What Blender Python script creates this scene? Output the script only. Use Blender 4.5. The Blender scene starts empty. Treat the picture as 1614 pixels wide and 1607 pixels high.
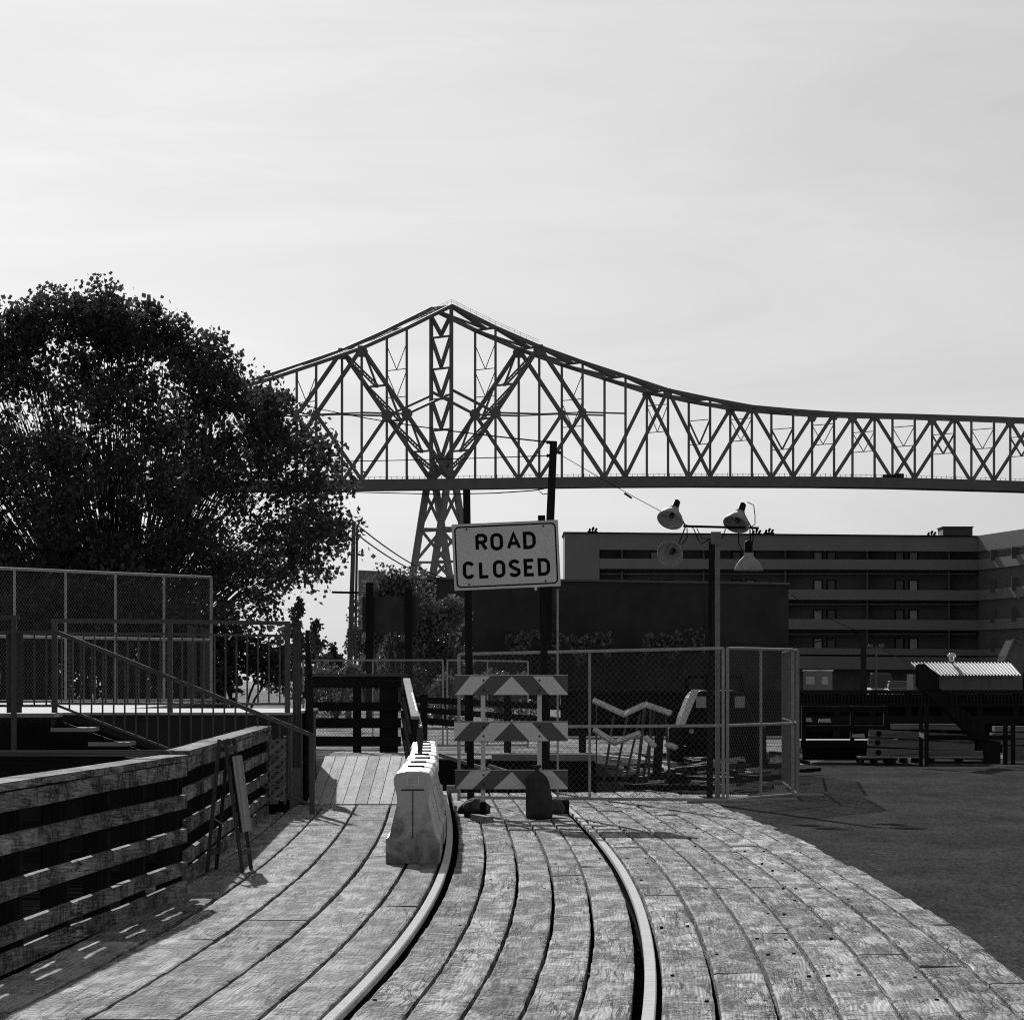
import bpy, math, random
from mathutils import Vector, Matrix
import numpy as np

rnd = random.Random(7)
C = bpy.context.scene
COL = C.collection
R = math.radians

# ------------------------------------------------------------------ camera, sky, sun, exposure
F, YH, UC, EYE = 8000.0, 1070.0, 807.0, 1.6      # focal length in photo pixels, horizon row, centre column, eye height
cd = bpy.data.cameras.new("camera")
cam = bpy.data.objects.new("camera", cd)
COL.objects.link(cam)
cam.location = (0, 0, EYE)
cam.rotation_euler = (R(90), 0, 0)
cd.sensor_fit = 'HORIZONTAL'
cd.sensor_width = 36.0
cd.lens = 36.0 * F / 1614.0
cd.shift_y = (YH - 803.5) / 1614.0
cd.clip_start = 0.5
cd.clip_end = 20000
C.camera = cam

SUN_EL, SUN_AZ = 19.2, 7.6                       # degrees above the horizon, degrees left of straight ahead
w = bpy.data.worlds.new("World")
C.world = w
w.use_nodes = True
nt = w.node_tree
nt.nodes.clear()
N = nt.nodes.new
out = N('ShaderNodeOutputWorld'); bg = N('ShaderNodeBackground')
sky = N('ShaderNodeTexSky')
sky.sky_type = 'NISHITA'
sky.sun_disc = False
sky.sun_elevation = R(SUN_EL)
sky.sun_rotation = R(-SUN_AZ)
sky.air_density = 1.0
sky.dust_density = 2.0
sky.ozone_density = 1.0
sep = N('ShaderNodeSeparateColor')
nt.links.new(sky.outputs[0], sep.inputs[0])
tc = N('ShaderNodeTexCoord'); mp = N('ShaderNodeMapping')
mp.inputs['Scale'].default_value = (5.0, 5.0, 26.0)
mp.inputs['Rotation'].default_value = (0, R(-7), 0)
mp.inputs['Location'].default_value = (3.1, 1.7, 4.35)
nt.links.new(tc.outputs['Generated'], mp.inputs[0])
nz = N('ShaderNodeTexNoise'); nz.inputs['Scale'].default_value = 1.5; nz.inputs['Detail'].default_value = 8; nz.inputs['Roughness'].default_value = .62; nz.inputs['Distortion'].default_value = .6
nt.links.new(mp.outputs[0], nz.inputs['Vector'])
cr = N('ShaderNodeMapRange'); cr.inputs[1].default_value = .3; cr.inputs[2].default_value = .7
cr.inputs[3].default_value = .925; cr.inputs[4].default_value = 1.065
nt.links.new(nz.outputs[0], cr.inputs[0])
mul = N('ShaderNodeMath'); mul.operation = 'MULTIPLY'
def wm(op, a, b):
    n = N('ShaderNodeMath'); n.operation = op
    for i, x in enumerate((a, b)):
        if isinstance(x, (int, float)): n.inputs[i].default_value = x
        else: nt.links.new(x, n.inputs[i])
    return n.outputs[0]
sx0 = wm('MINIMUM', wm('MULTIPLY', sep.outputs[0], .1), 9.0)      # soft film-like shoulder on the very bright low-sun sky
sx1 = wm('MULTIPLY', wm('ADD', wm('MULTIPLY', wm('POWER', sx0, .36), .40), wm('MULTIPLY', wm('POWER', sx0, 3.0), .0010)), 10.0)
nt.links.new(sx1, mul.inputs[0]); nt.links.new(cr.outputs[0], mul.inputs[1])
nt.links.new(mul.outputs[0], bg.inputs['Color'])
bg.inputs['Strength'].default_value = 0.10
nt.links.new(bg.outputs[0], out.inputs[0])

ld = bpy.data.lights.new("sun", 'SUN')
sun = bpy.data.objects.new("sun", ld)
COL.objects.link(sun)
ld.energy = 5.0
ld.angle = R(0.5)
ld.color = (1, 1, 1)
sd = Vector((-math.sin(R(SUN_AZ)) * math.cos(R(SUN_EL)), math.cos(R(SUN_AZ)) * math.cos(R(SUN_EL)), math.sin(R(SUN_EL))))
sun.rotation_euler = sd.to_track_quat('Z', 'Y').to_euler()
sun.location = (-20, 100, 60)

C.view_settings.view_transform = 'Standard'
C.view_settings.look = 'None'
C.view_settings.exposure = 0.0
C.view_settings.gamma = 1.0
C.render.engine = 'CYCLES'
C.cycles.max_bounces = 5
C.cycles.diffuse_bounces = 3
C.cycles.glossy_bounces = 3
C.cycles.transmission_bounces = 4
C.cycles.transparent_max_bounces = 6
C.cycles.use_denoising = False
C.cycles.filter_width = 1.1

# ------------------------------------------------------------------ helpers
def P(u, v, y):                                   # a pixel of the photograph at distance y
    return Vector(((u - UC) * y / F, y, EYE + (YH - v) * y / F))
def G(u, v, h=0.0):                               # a pixel on level ground of height h
    y = F * (EYE - h) / (v - YH)
    return Vector(((u - UC) * y / F, y, h))
ORI = {}
def thing(name, label, cat, loc=(0, 0, 0), group=None):
    o = bpy.data.objects.new(name, None)
    o.empty_display_size = .2
    COL.objects.link(o)
    o.location = loc
    o['label'] = label; o['category'] = cat
    if group: o['group'] = group
    ORI[o.name] = Vector(loc)
    return o
def tag(o, label, cat, group=None):
    o['label'] = label; o['category'] = cat
    if group: o['group'] = group
    return o
def copy_tree(o, parent=None):
    c = o.copy(); COL.objects.link(c); c.parent = parent
    for ch in list(o.children): copy_tree(ch, c)
    return c
class MB:
    def __init__(s): s.v = []; s.f = []; s.uv = []
    def add(s, vs, fs, uvs=None):
        b = len(s.v); s.v += [tuple(x) for x in vs]
        for i, f in enumerate(fs):
            s.f.append(tuple(j + b for j in f))
            s.uv.append(uvs[i] if uvs else [(0, 0)] * len(f))
        return s
    def hexa(s, c):                                # 8 corners: bottom loop, top loop
        return s.add(c, [(3, 2, 1, 0), (4, 5, 6, 7), (0, 1, 5, 4), (1, 2, 6, 5), (2, 3, 7, 6), (3, 0, 4, 7)])
    def box(s, x0, x1, y0, y1, z0, z1):
        return s.hexa([(x0, y0, z0), (x1, y0, z0), (x1, y1, z0), (x0, y1, z0), (x0, y0, z1), (x1, y0, z1), (x1, y1, z1), (x0, y1, z1)])
    def bar(s, a, b, wx, wz, up=(0, 0, 1)):        # rectangular bar from a to b
        a = Vector(a); b = Vector(b); d = (b - a).normalized(); u = Vector(up)
        if abs(d.dot(u)) > .995: u = Vector((0, 1, 0))
        sx = d.cross(u).normalized(); sz = sx.cross(d).normalized()
        X = sx * wx / 2; Z = sz * wz / 2
        return s.hexa([a - X - Z, a + X - Z, b + X - Z, b - X - Z, a - X + Z, a + X + Z, b + X + Z, b - X + Z])
    def tube(s, pts, r, n=8, cap=True):
        pts = [Vector(p) for p in pts]; rs = r if isinstance(r, (list, tuple)) else [r] * len(pts)
        vs = []; fs = []; up = None
        for i, p in enumerate(pts):
            d = (pts[min(i + 1, len(pts) - 1)] - pts[max(i - 1, 0)]).normalized()
            if up is None or abs(up.dot(d)) > .98:
                up = Vector((0, 0, 1)) if abs(d.z) < .9 else Vector((0, 1, 0))
            x = d.cross(up).normalized(); yv = x.cross(d).normalized(); up = yv
            for k in range(n):
                t = 2 * math.pi * k / n
                vs.append(p + (x * math.cos(t) + yv * math.sin(t)) * rs[i])
        for i in range(len(pts) - 1):
            for k in range(n):
                k2 = (k + 1) % n
                fs.append((i * n + k, i * n + k2, (i + 1) * n + k2, (i + 1) * n + k))
        if cap:
            fs.append(tuple(range(n))[::-1]); fs.append(tuple((len(pts) - 1) * n + k for k in range(n)))
        return s.add(vs, fs)
    def lathe(s, prof, o, axis=(0, 0, 1), n=24, close=False):   # prof: (radius, height) along axis from o
        a = Vector(axis).normalized(); q = a.to_track_quat('Z', 'Y'); o = Vector(o)
        vs = []; fs = []
        for r_, h in prof:
            for k in range(n):
                t = 2 * math.pi * k / n
                vs.append(o + q @ Vector((r_ * math.cos(t), r_ * math.sin(t), h)))
        for i in range(len(prof) - 1):
            for k in range(n):
                k2 = (k + 1) % n
                fs.append((i * n + k, i * n + k2, (i + 1) * n + k2, (i + 1) * n + k))
        return s.add(vs, fs)
    def prism(s, poly, ex):                        # polygon extruded by a vector
        poly = [Vector(p) for p in poly]; ex = Vector(ex); n = len(poly)
        vs = poly + [p + ex for p in poly]
        fs = [tuple(range(n))[::-1], tuple(range(n, 2 * n))] + [(i, (i + 1) % n, n + (i + 1) % n, n + i) for i in range(n)]
        return s.add(vs, fs)
    def build(s, name, mat, parent=None, smooth=False, bevel=0, kind=None):
        me = bpy.data.meshes.new(name)
        o0 = Vector((0, 0, 0))
        if parent is not None: o0 = ORI.get(parent.name, Vector((0, 0, 0)))
        vs = np.array(s.v, dtype=float) - np.array(o0)
        me.from_pydata(vs.tolist(), [], s.f)
        if any(any(c != (0, 0) for c in u) for u in s.uv[:50]):
            l = me.uv_layers.new(name='UVMap')
            l.data.foreach_set('uv', [c for u in s.uv for q in u for c in q])
        me.materials.append(mat)
        o = bpy.data.objects.new(name, me)
        COL.objects.link(o)
        if parent is not None:
            o.parent = parent; ORI[o.name] = o0
        else: ORI[o.name] = Vector((0, 0, 0))
        if smooth:
            me.polygons.foreach_set('use_smooth', [True] * len(me.polygons))
        if bevel:
            m = o.modifiers.new('bevel', 'BEVEL'); m.width = bevel; m.segments = 2; m.limit_method = 'ANGLE'
        if kind: o['kind'] = kind
        return o

# ------------------------------------------------------------------ materials (all neutral: the photograph is black and white)
def newmat(name):
    m = bpy.data.materials.new(name); m.use_nodes = True
    t = m.node_tree; b = t.nodes['Principled BSDF']
    return m, t, b
def noise(t, vec, scale, detail=4, rough=.55, dist=0.0):
    n = t.nodes.new('ShaderNodeTexNoise'); n.inputs['Scale'].default_value = scale; n.inputs['Detail'].default_value = detail
    n.inputs['Roughness'].default_value = rough; n.inputs['Distortion'].default_value = dist
    if vec is not None: t.links.new(vec, n.inputs['Vector'])
    return n.outputs[0]
def rng(t, src, a, b, c, d):
    n = t.nodes.new('ShaderNodeMapRange')
    for i, x in enumerate((a, b, c, d)): n.inputs[i + 1].default_value = x
    t.links.new(src, n.inputs[0]); return n.outputs[0]
def math2(t, op, a, b):
    n = t.nodes.new('ShaderNodeMath'); n.operation = op
    for i, x in enumerate((a, b)):
        if isinstance(x, (int, float)): n.inputs[i].default_value = x
        else: t.links.new(x, n.inputs[i])
    return n.outputs[0]
def coords(t, kind='Object', scale=(1, 1, 1)):
    c = t.nodes.new('ShaderNodeTexCoord'); m = t.nodes.new('ShaderNodeMapping'); m.inputs['Scale'].default_value = scale
    t.links.new(c.outputs[kind], m.inputs[0]); return m.outputs[0]
def bump(t, b, h, strength, dist=.01):
    n = t.nodes.new('ShaderNodeBump'); n.inputs['Strength'].default_value = strength; n.inputs['Distance'].default_value = dist
    t.links.new(h, n.inputs['Height']); t.links.new(n.outputs[0], b.inputs['Normal'])
def grey(name, base, rough=.7, metal=0.0, var=.15, scale=6.0, spec=0.0, bmp=0.0):
    m, t, b = newmat(name)
    n = noise(t, coords(t), scale, 5)
    v = rng(t, n, .25, .75, base * (1 - var), base * (1 + var))
    t.links.new(v, b.inputs['Base Color'])
    b.inputs['Roughness'].default_value = rough; b.inputs['Metallic'].default_value = metal
    b.inputs['Specular IOR Level'].default_value = spec
    if bmp: bump(t, b, noise(t, coords(t), scale * 4, 3), bmp)
    return m
def wood(name, base, axis='y', var=.35, rough=.85, freq=26., along=1.1, uv=False, cracks=.5, bmp=.5, island=True, cross=0.0, patch=0.0, rings=34.0, sheen=0.0):
    """timber: growth rings running along the board, checks along the grain, breaks and painted ledge shade across it, weathered patches"""
    m, t, b = newmat(name)
    g = t.nodes.new('ShaderNodeNewGeometry')
    c = t.nodes.new('ShaderNodeTexCoord')
    sp = t.nodes.new('ShaderNodeSeparateXYZ')
    t.links.new(c.outputs['UV' if uv else 'Object'], sp.inputs[0])
    X, Y_, Z = sp.outputs[0], sp.outputs[1], sp.outputs[2]
    if uv: u, v = X, Y_
    elif axis == 'y': u, v = Y_, math2(t, 'ADD', Z, X)
    elif axis == 'x': u, v = X, math2(t, 'ADD', Z, Y_)
    else: u, v = Z, math2(t, 'ADD', X, Y_)
    if island:
        r1 = g.outputs['Random Per Island']
        u = math2(t, 'ADD', u, math2(t, 'MULTIPLY', r1, 83.0)); v = math2(t, 'ADD', v, math2(t, 'MULTIPLY', r1, 47.3))
    def nz(su, sv, detail, rough_=.55, dist=0.0):
        k = t.nodes.new('ShaderNodeCombineXYZ')
        t.links.new(math2(t, 'MULTIPLY', u, su), k.inputs[0]); t.links.new(math2(t, 'MULTIPLY', v, sv), k.inputs[1])
        return noise(t, k.outputs[0], 1.0, detail, rough_, dist)
    n = nz(.42, 3.2, 2)
    ph = math2(t, 'ADD', math2(t, 'MULTIPLY', v, rings * 6.283), math2(t, 'MULTIPLY', n, 50.0))
    ring = math2(t, 'SINE', ph, 0)
    fib = nz(along * .9, freq * 3.2, 4, .65)
    tone = math2(t, 'MULTIPLY', rng(t, ring, -1, 1, 1 - var * .30, 1 + var * .2), rng(t, fib, .36, .64, 1 - var * .95, 1 + var * .75))
    grit = nz(14.0, 95.0, 3, .7)
    tone = math2(t, 'MULTIPLY', tone, rng(t, grit, .25, .75, 1 - var * .55, 1 + var * .5))
    broad = nz(along * .5, 2.2, 5, .6)
    tone = math2(t, 'MULTIPLY', tone, rng(t, broad, .28, .72, 1 - var * .6, 1 + var * .55))
    h = math2(t, 'MULTIPLY', ring, .12)
    if island: tone = math2(t, 'MULTIPLY', tone, rng(t, g.outputs['Random Per Island'], 0, 1, .74, 1.24))
    if cracks:
        n2 = nz(.28, 9.0, 6, .62)
        a = math2(t, 'ABSOLUTE', math2(t, 'SUBTRACT', n2, .5), 0)
        msk = rng(t, nz(.35, 1.6, 2), .49, .57, 0, 1)
        ck = math2(t, 'MULTIPLY', rng(t, a, .003, .014, 1, 0), msk)
        tone = math2(t, 'MULTIPLY', tone, rng(t, ck, 0, 1, 1, 1 - min(.95, cracks * 1.5)))
        h = math2(t, 'SUBTRACT', h, math2(t, 'MULTIPLY', ck, 1.2))
    if cross:
        n3 = nz(.95, 1.5, 6, .62, .4)
        ln = None
        for lv in (.43, .50, .57):                 # dark lines painting the shade of ledges and breaks across the board
            a = math2(t, 'ABSOLUTE', math2(t, 'SUBTRACT', n3, lv), 0)
            q = rng(t, a, .010, .038, 1, 0)
            ln = q if ln is None else math2(t, 'MAXIMUM', ln, q)
        ln = math2(t, 'MULTIPLY', ln, rng(t, nz(.9, 4.5, 4), .42, .54, 0, 1))
        tone = math2(t, 'MULTIPLY', tone, rng(t, ln, 0, 1, 1, 1 - min(.9, cross * 1.15)))
        wv = nz(.75, 3.6, 7, .70)
        tone = math2(t, 'MULTIPLY', tone, rng(t, wv, .3, .66, 1 - cross * .7, 1 + cross * .35))
        h = math2(t, 'ADD', h, math2(t, 'MULTIPLY', wv, cross * 4.5)); h = math2(t, 'SUBTRACT', h, math2(t, 'MULTIPLY', ln, 1.5))
    if patch:
        n4 = nz(.7, 6.5, 7, .74, 1.0)
        pm = rng(t, n4, .53, .66, 0, 1)
        tone = math2(t, 'MULTIPLY', tone, rng(t, pm, 0, 1, 1, 1 - patch))
        h = math2(t, 'SUBTRACT', h, pm)
    t.links.new(math2(t, 'MULTIPLY', tone, base), b.inputs['Base Color'])
    b.inputs['Roughness'].default_value = rough
    b.inputs['Specular IOR Level'].default_value = sheen
    if bmp: bump(t, b, h, bmp, .016 if uv and cross else .008)
    return m
def leafmat(name, base, trans):
    m, t, b = newmat(name)
    g = t.nodes.new('ShaderNodeNewGeometry')
    v = rng(t, g.outputs['Random Per Island'], 0, 1, base * .4, base * 2.0)
    t.links.new(v, b.inputs['Base Color'])
    b.inputs['Roughness'].default_value = .55; b.inputs['Specular IOR Level'].default_value = .12
    tr = t.nodes.new('ShaderNodeBsdfTranslucent'); tr.inputs[0].default_value = (trans, trans, trans, 1)
    ad = t.nodes.new('ShaderNodeAddShader'); o = t.nodes['Material Output']
    t.links.new(b.outputs[0], ad.inputs[0]); t.links.new(tr.outputs[0], ad.inputs[1]); t.links.new(ad.outputs[0], o.inputs[0])
    return m
M = {}
M['deck_left'] = wood('weathered_deck_timber', .46, sheen=.014, uv=True, var=.36, cracks=.5, cross=.40, patch=.2, bmp=.6)
M['deck_mid'] = wood('worn_crossing_timber', .52, sheen=.014, uv=True, var=.38, cracks=.65, cross=.56, patch=.42, bmp=.75)
M['deck_right'] = wood('rough_crossing_timber', .58, sheen=.014, uv=True, var=.46, cracks=.65, cross=.46, patch=.55, bmp=.9)
M['ramp'] = wood('new_ramp_board', .62, sheen=.014, uv=True, var=.16, cracks=.3, cross=.10, bmp=.3)
M['fence_y'] = wood('weathered_fence_board_a', .27, 'y', sheen=.02, var=.55, cracks=.65, cross=.62, patch=.4, rings=38)
M['fence_x'] = wood('weathered_fence_board_b', .14, 'x', var=.4, cracks=.5, rings=45)
M['dark_x'] = wood('dark_timber_x', .022, 'x', var=.25, cracks=.3)
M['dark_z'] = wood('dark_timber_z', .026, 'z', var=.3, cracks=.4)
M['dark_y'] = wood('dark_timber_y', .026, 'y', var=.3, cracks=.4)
M['shade_dark'] = wood('shade_dark_planks', .012, 'x', var=.3, cracks=.3)  # near-black plank colour stands in for shade behind the railings
M['post'] = wood('grey_timber_post', .09, 'z', var=.3, cracks=.4)
M['greypost'] = grey('grey_painted_post', .24, .7, 0, .2, 6)
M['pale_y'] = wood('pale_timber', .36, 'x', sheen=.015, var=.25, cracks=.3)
M['white_board'] = wood('peeling_white_board', .78, 'x', var=.3, cracks=.6, patch=.6)
M['steel'] = grey('worn_rail_steel', .84, .8, .0, .2, 9, 0)
M['rust'] = grey('rusty_rail_web', .035, .9, 0, .3, 20, 0)
M['galv'] = grey('galvanised_pipe', .40, .6, .0, .25, 12, .05)
M['wire'] = grey('galvanised_wire', .16, .7, .0, .1, 10, 0)
M['railpaint'] = grey('dark_painted_steel', .10, .5, .0, .2, 15, .4)
M['black'] = grey('black_metal', .013, .6, 0, .2, 10, .05)
M['rubber'] = grey('black_rubber', .012, .85, 0, .2, 10, .1)
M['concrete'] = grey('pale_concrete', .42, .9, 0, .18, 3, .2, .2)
M['concrete_dark'] = grey('dark_concrete', .045, .9, 0, .3, 2, .2, .2)  # much darker concrete tone, used for the platform base
M['sign'] = grey('white_sign_sheet', .82, .45, 0, .05, 3)
M['signback'] = grey('sign_metal_edge', .5, .5, .3, .1, 8)
M['letter'] = grey('black_lettering', .012, .5, 0, .1, 8)
M['orange'] = wood('dark_reflective_stripe', .16, 'x', var=.10, cracks=.0, bmp=0, freq=60, along=.6, rough=.5, island=False)
M['stripe'] = wood('pale_reflective_stripe', .86, 'x', var=.10, cracks=.0, bmp=0, freq=60, along=.6, rough=.5, island=False)
M['upright'] = grey('pale_painted_upright', .75, .5, 0, .1, 10)
M['bag'] = grey('dark_sandbag_cloth', .065, .9, 0, .3, 14, .1, .5)
M['wire_dark'] = grey('black_cable', .02, .8, 0, .1, 5, 0)
M['leaf'] = leafmat('maple_leaf', .030, .024)
M['climber'] = leafmat('climber_leaf', .11, .04)
M['ivyleaf'] = leafmat('ivy_leaf', .075, .04)
M['conifer'] = leafmat('conifer_needle', .05, .01)
M['bark'] = grey('dark_bark', .06, .95, 0, .35, 8, .1, .6)
M['bridge'] = grey('bridge_paint', .20, .7, 0, .12, .3, .08)
M['tower'] = grey('lightened_bridge_paint', .30, .6, 0, .12, .3)  # bridge steel coloured lighter to stand in for haze and light off water
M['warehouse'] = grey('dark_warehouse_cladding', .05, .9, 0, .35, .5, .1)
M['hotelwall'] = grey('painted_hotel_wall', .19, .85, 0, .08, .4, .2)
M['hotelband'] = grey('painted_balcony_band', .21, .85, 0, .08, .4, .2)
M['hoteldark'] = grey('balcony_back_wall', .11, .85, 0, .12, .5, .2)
M['curtain'] = grey('pale_curtain', .45, .8, 0, .15, 1.5, .2)
M['glass'] = grey('dark_window_glass', .03, .08, 0, .1, 1, .5)
M['shedwall'] = grey('shed_siding', .13, .8, 0, .15, 2)
M['metalroof'] = grey('corrugated_sheet', .42, .6, .6, .15, 2)
M['carpaint'] = grey('silver_car_paint', .3, .25, .5, .05, 2)
M['chrome'] = grey('bright_chrome', .9, .08, 1.0, .02, 2)
M['soil'] = grey('dark_soil', .05, .95, 0, .4, .6, .1)
M['timber_stack'] = wood('stacked_timber', .24, 'x', var=.35, cracks=.4, rings=20)

def asphalt():
    m, t, b = newmat('asphalt')
    a = noise(t, coords(t, 'Object', (1, .25, 1)), .9, 5, .6); f = noise(t, coords(t, 'Object', (1, .12, 1)), 42, 3, .75); g = noise(t, coords(t, 'Object', (1, .22, 1)), 7, 5, .7)
    v = math2(t, 'MULTIPLY', rng(t, a, .3, .7, .050, .092), rng(t, f, .3, .7, .45, 1.6))
    v = math2(t, 'MULTIPLY', v, rng(t, g, .3, .7, .8, 1.2))
    s = noise(t, coords(t), 9.0, 1, .5)
    v = math2(t, 'ADD', v, rng(t, s, .77, .8, 0, .25))
    t.links.new(v, b.inputs['Base Color']); b.inputs['Roughness'].default_value = .95; b.inputs['Specular IOR Level'].default_value = 0
    bump(t, b, f, .5, .006)
    return m
M['asphalt'] = asphalt()
def gravel():
    m, t, b = newmat('pale_gravel')
    a = noise(t, coords(t, 'Object', (1, .55, 1)), .6, 6, .7); f = noise(t, coords(t, 'Object', (1, .3, 1)), 7, 5, .75)
    v = math2(t, 'MULTIPLY', rng(t, a, .36, .62, .10, .62), rng(t, f, .3, .7, .4, 1.4))
    t.links.new(v, b.inputs['Base Color']); b.inputs['Roughness'].default_value = .95; b.inputs['Specular IOR Level'].default_value = 0
    bump(t, b, f, .6, .03)
    return m
M['gravel'] = gravel()
def plastic():
    m, t, b = newmat('dirty_white_plastic')
    a = noise(t, coords(t), 5, 5, .65, .5); z = t.nodes.new('ShaderNodeSeparateXYZ'); t.links.new(coords(t), z.inputs[0])
    low = rng(t, z.outputs[2], 0, .55, .7, 0)
    mud = rng(t, math2(t, 'ADD', a, math2(t, 'MULTIPLY', low, .45)), .55, .8, 0, .85)
    v = math2(t, 'MULTIPLY', rng(t, mud, 0, 1, 1, .2), .60)
    t.links.new(v, b.inputs['Base Color']); b.inputs['Roughness'].default_value = .5
    return m
M['plastic'] = plastic()
def wallmat(name, base, row=.075):
    m, t, b = newmat(name)
    br = t.nodes.new('ShaderNodeTexBrick'); br.inputs['Scale'].default_value = 1.0
    br.inputs['Brick Width'].default_value = .22; br.inputs['Row Height'].default_value = row; br.inputs['Mortar Size'].default_value = .008
    br.inputs['Color1'].default_value = (base,) * 3 + (1,); br.inputs['Color2'].default_value = (base * .75,) * 3 + (1,); br.inputs['Mortar'].default_value = (base * 1.2,) * 3 + (1,)
    mpn = t.nodes.new('ShaderNodeMapping'); mpn.inputs['Rotation'].default_value = (R(90), 0, 0)
    c = t.nodes.new('ShaderNodeTexCoord'); t.links.new(c.outputs['Object'], mpn.inputs[0]); t.links.new(mpn.outputs[0], br.inputs['Vector'])
    t.links.new(br.outputs[0], b.inputs['Base Color']); b.inputs['Roughness'].default_value = .9
    return m
M['brick'] = wallmat('dark_brick', .13)

# ------------------------------------------------------------------ track alignment
def cx(y):
    t = y - 40.0
    if t > 32:
        e = 32.0; s = 9.6e-6 * 3 * e * e - 7.63e-4 * 2 * e + 2.83e-3
        return 9.6e-6 * e**3 - 7.63e-4 * e**2 + 2.83e-3 * e + .1712 + s * (t - e)
    return 9.6e-6 * t**3 - 7.63e-4 * t**2 + 2.83e-3 * t + .1712
def tr(y, off):
    d = (cx(y + .05) - cx(y - .05)) / .1
    n = math.hypot(1, d)
    return cx(y) + off / n, y - off * d / n

# ------------------------------------------------------------------ setting: ground, lot, asphalt, decks
g = MB(); g.add([(-9000, -3000, -2.2), (9000, -3000, -2.2), (9000, 9000, -2.2), (-9000, 9000, -2.2)], [(0, 1, 2, 3)])
g.build('ground', M['soil'], kind='structure')
EDGE = lambda y: tr(y, 2.74)
# asphalt lot right of the timber deck, its near-left border following the ragged plank edge
b = MB()
ys = [12 + i * 1.5 for i in range(40)]
lp = [EDGE(y) for y in ys]
poly = [(x - .02, y) for x, y in lp if y < 69] + [(3.3, 71.0), (4.6, 90.0), (6.5, 104.0), (60, 104), (60, 12)]
b.prism([(x, y, -.5) for x, y in poly], (0, 0, .46))
b.build('asphalt_lot', M['asphalt'], kind='structure')
# pale gravel yard behind the fences, and the strip of it beside the pit
b = MB()
b.box(-300, 300, 104.02, 900, -2.4, -.02)
poly = [(2.0, 72.2), (3.28, 71.0), (4.58, 90.0), (6.48, 104.0), (2.0, 104.0)]
b.prism([(x, y, -2.4) for x, y in poly], (0, 0, 2.35))
b.build('gravel_yard', M['gravel'], kind='structure')

def plank(mb, o0, o1, y0, y1, z=0.0, th=.10, step=.26, jit=.006, rr=rnd, relief=.003):
    n = max(2, int((y1 - y0) / step)); u0 = rr.random() * 50; v0 = rr.random() * 50
    vs = []; ja = jb = 0
    tilt = rr.uniform(-.004, .004)
    for i in range(n + 1):
        y = y0 + (y1 - y0) * i / n
        ja = .6 * ja + rr.uniform(-jit, jit); jb = .6 * jb + rr.uniform(-jit, jit)
        xa, ya = tr(y, o0 + ja); xb, yb = tr(y, o1 + jb)
        w_ = rr.uniform(-relief, relief) * (1.0 if rr.random() < .8 else 1.8)
        vs += [(xa, ya, z - th), (xa, ya, z + w_ + tilt - .006), (xa + .012, ya, z + w_ + tilt), (xb - .012, yb, z + w_ - tilt), (xb, yb, z + w_ - tilt - .006), (xb, yb, z - th)]
    fs = []; uv = []; L = (y1 - y0) / n; W = o1 - o0
    prof = [0, .1, .11, .11 + W, .12 + W, .2 + W]
    for i in range(n):
        for k in range(5):
            a = i * 6 + k
            fs.append((a, a + 1, a + 7, a + 6)[::-1])
            q = [(u0 + i * L, v0 + prof[k]), (u0 + i * L, v0 + prof[k + 1]), (u0 + (i + 1) * L, v0 + prof[k + 1]), (u0 + (i + 1) * L, v0 + prof[k])]
            uv.append(q[::-1])
    fs.append((0, 1, 2, 3, 4, 5)); uv.append([(u0, v0)] * 6)
    e = n * 6
    fs.append((e + 5, e + 4, e + 3, e + 2, e + 1, e)); uv.append([(u0, v0)] * 6)
    mb.add(vs, fs, uv)
def plank_row(mb, o0, o1, y0, y1, lmin, lmax, gap, endgap=.012, jit=.006, zj=.003, relief=.003):
    y = y0 - rnd.random() * lmax
    while y < y1:
        L = rnd.uniform(lmin, lmax)
        a, b_ = max(y, y0), min(y + L - endgap, y1)
        if b_ - a > .3: plank(mb, o0 + gap / 2, o1 - gap / 2, a, b_, rnd.uniform(-zj, zj), jit=jit, relief=relief)
        y += L
b = MB()
lo = [-.80, -1.09, -1.47, -1.90, -2.32, -2.72, -3.12]
for a, c in zip(lo[:-2], lo[1:-1]):
    plank_row(b, c, a, 16, 64.55, 6.0, 11.0, .030, jit=.0018, zj=.002)
plank_row(b, -2.98, -2.72, 38.6, 64.55, 6.0, 11.0, .030, jit=.0018, zj=.002)
b.build('timber_deck', M['deck_left'], kind='structure')
b = MB()
mo = [-.67, -.405, -.13, .145, .41, .675]
for a, c in zip(mo[:-1], mo[1:]):
    plank_row(b, a, c, 16, 71.5, 10.0, 18.0, .026, jit=.0026, zj=.004, relief=.003)
b.build('timber_deck', M['deck_mid'], kind='structure')
b = MB()
ro = [.80, 1.085, 1.375, 1.66, 1.95, 2.24, 2.52]
for a, c in zip(ro[:-1], ro[1:]):
    plank_row(b, a, c, 16, 72.0, 5.5, 13.0, .026, jit=.0022, zj=.006, relief=.0032)
y = 16.0
while y < 70:                                      # ragged edge course against the asphalt
    L = rnd.uniform(1.2, 3.0)
    plank(b, 2.53, 2.74 + rnd.uniform(-.025, .035), y, y + L - .02, rnd.uniform(-.006, .004))
    y += L
b.build('timber_deck', M['deck_right'], kind='structure')
m = MB()
def nail(off, y):
    X, Y = tr(y, off); m.lathe([(.012, -.02), (.012, .001), (.008, .003), (0, .0035)], (X, Y, .003), (0, 0, 1), 7)
y = 22.0
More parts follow.
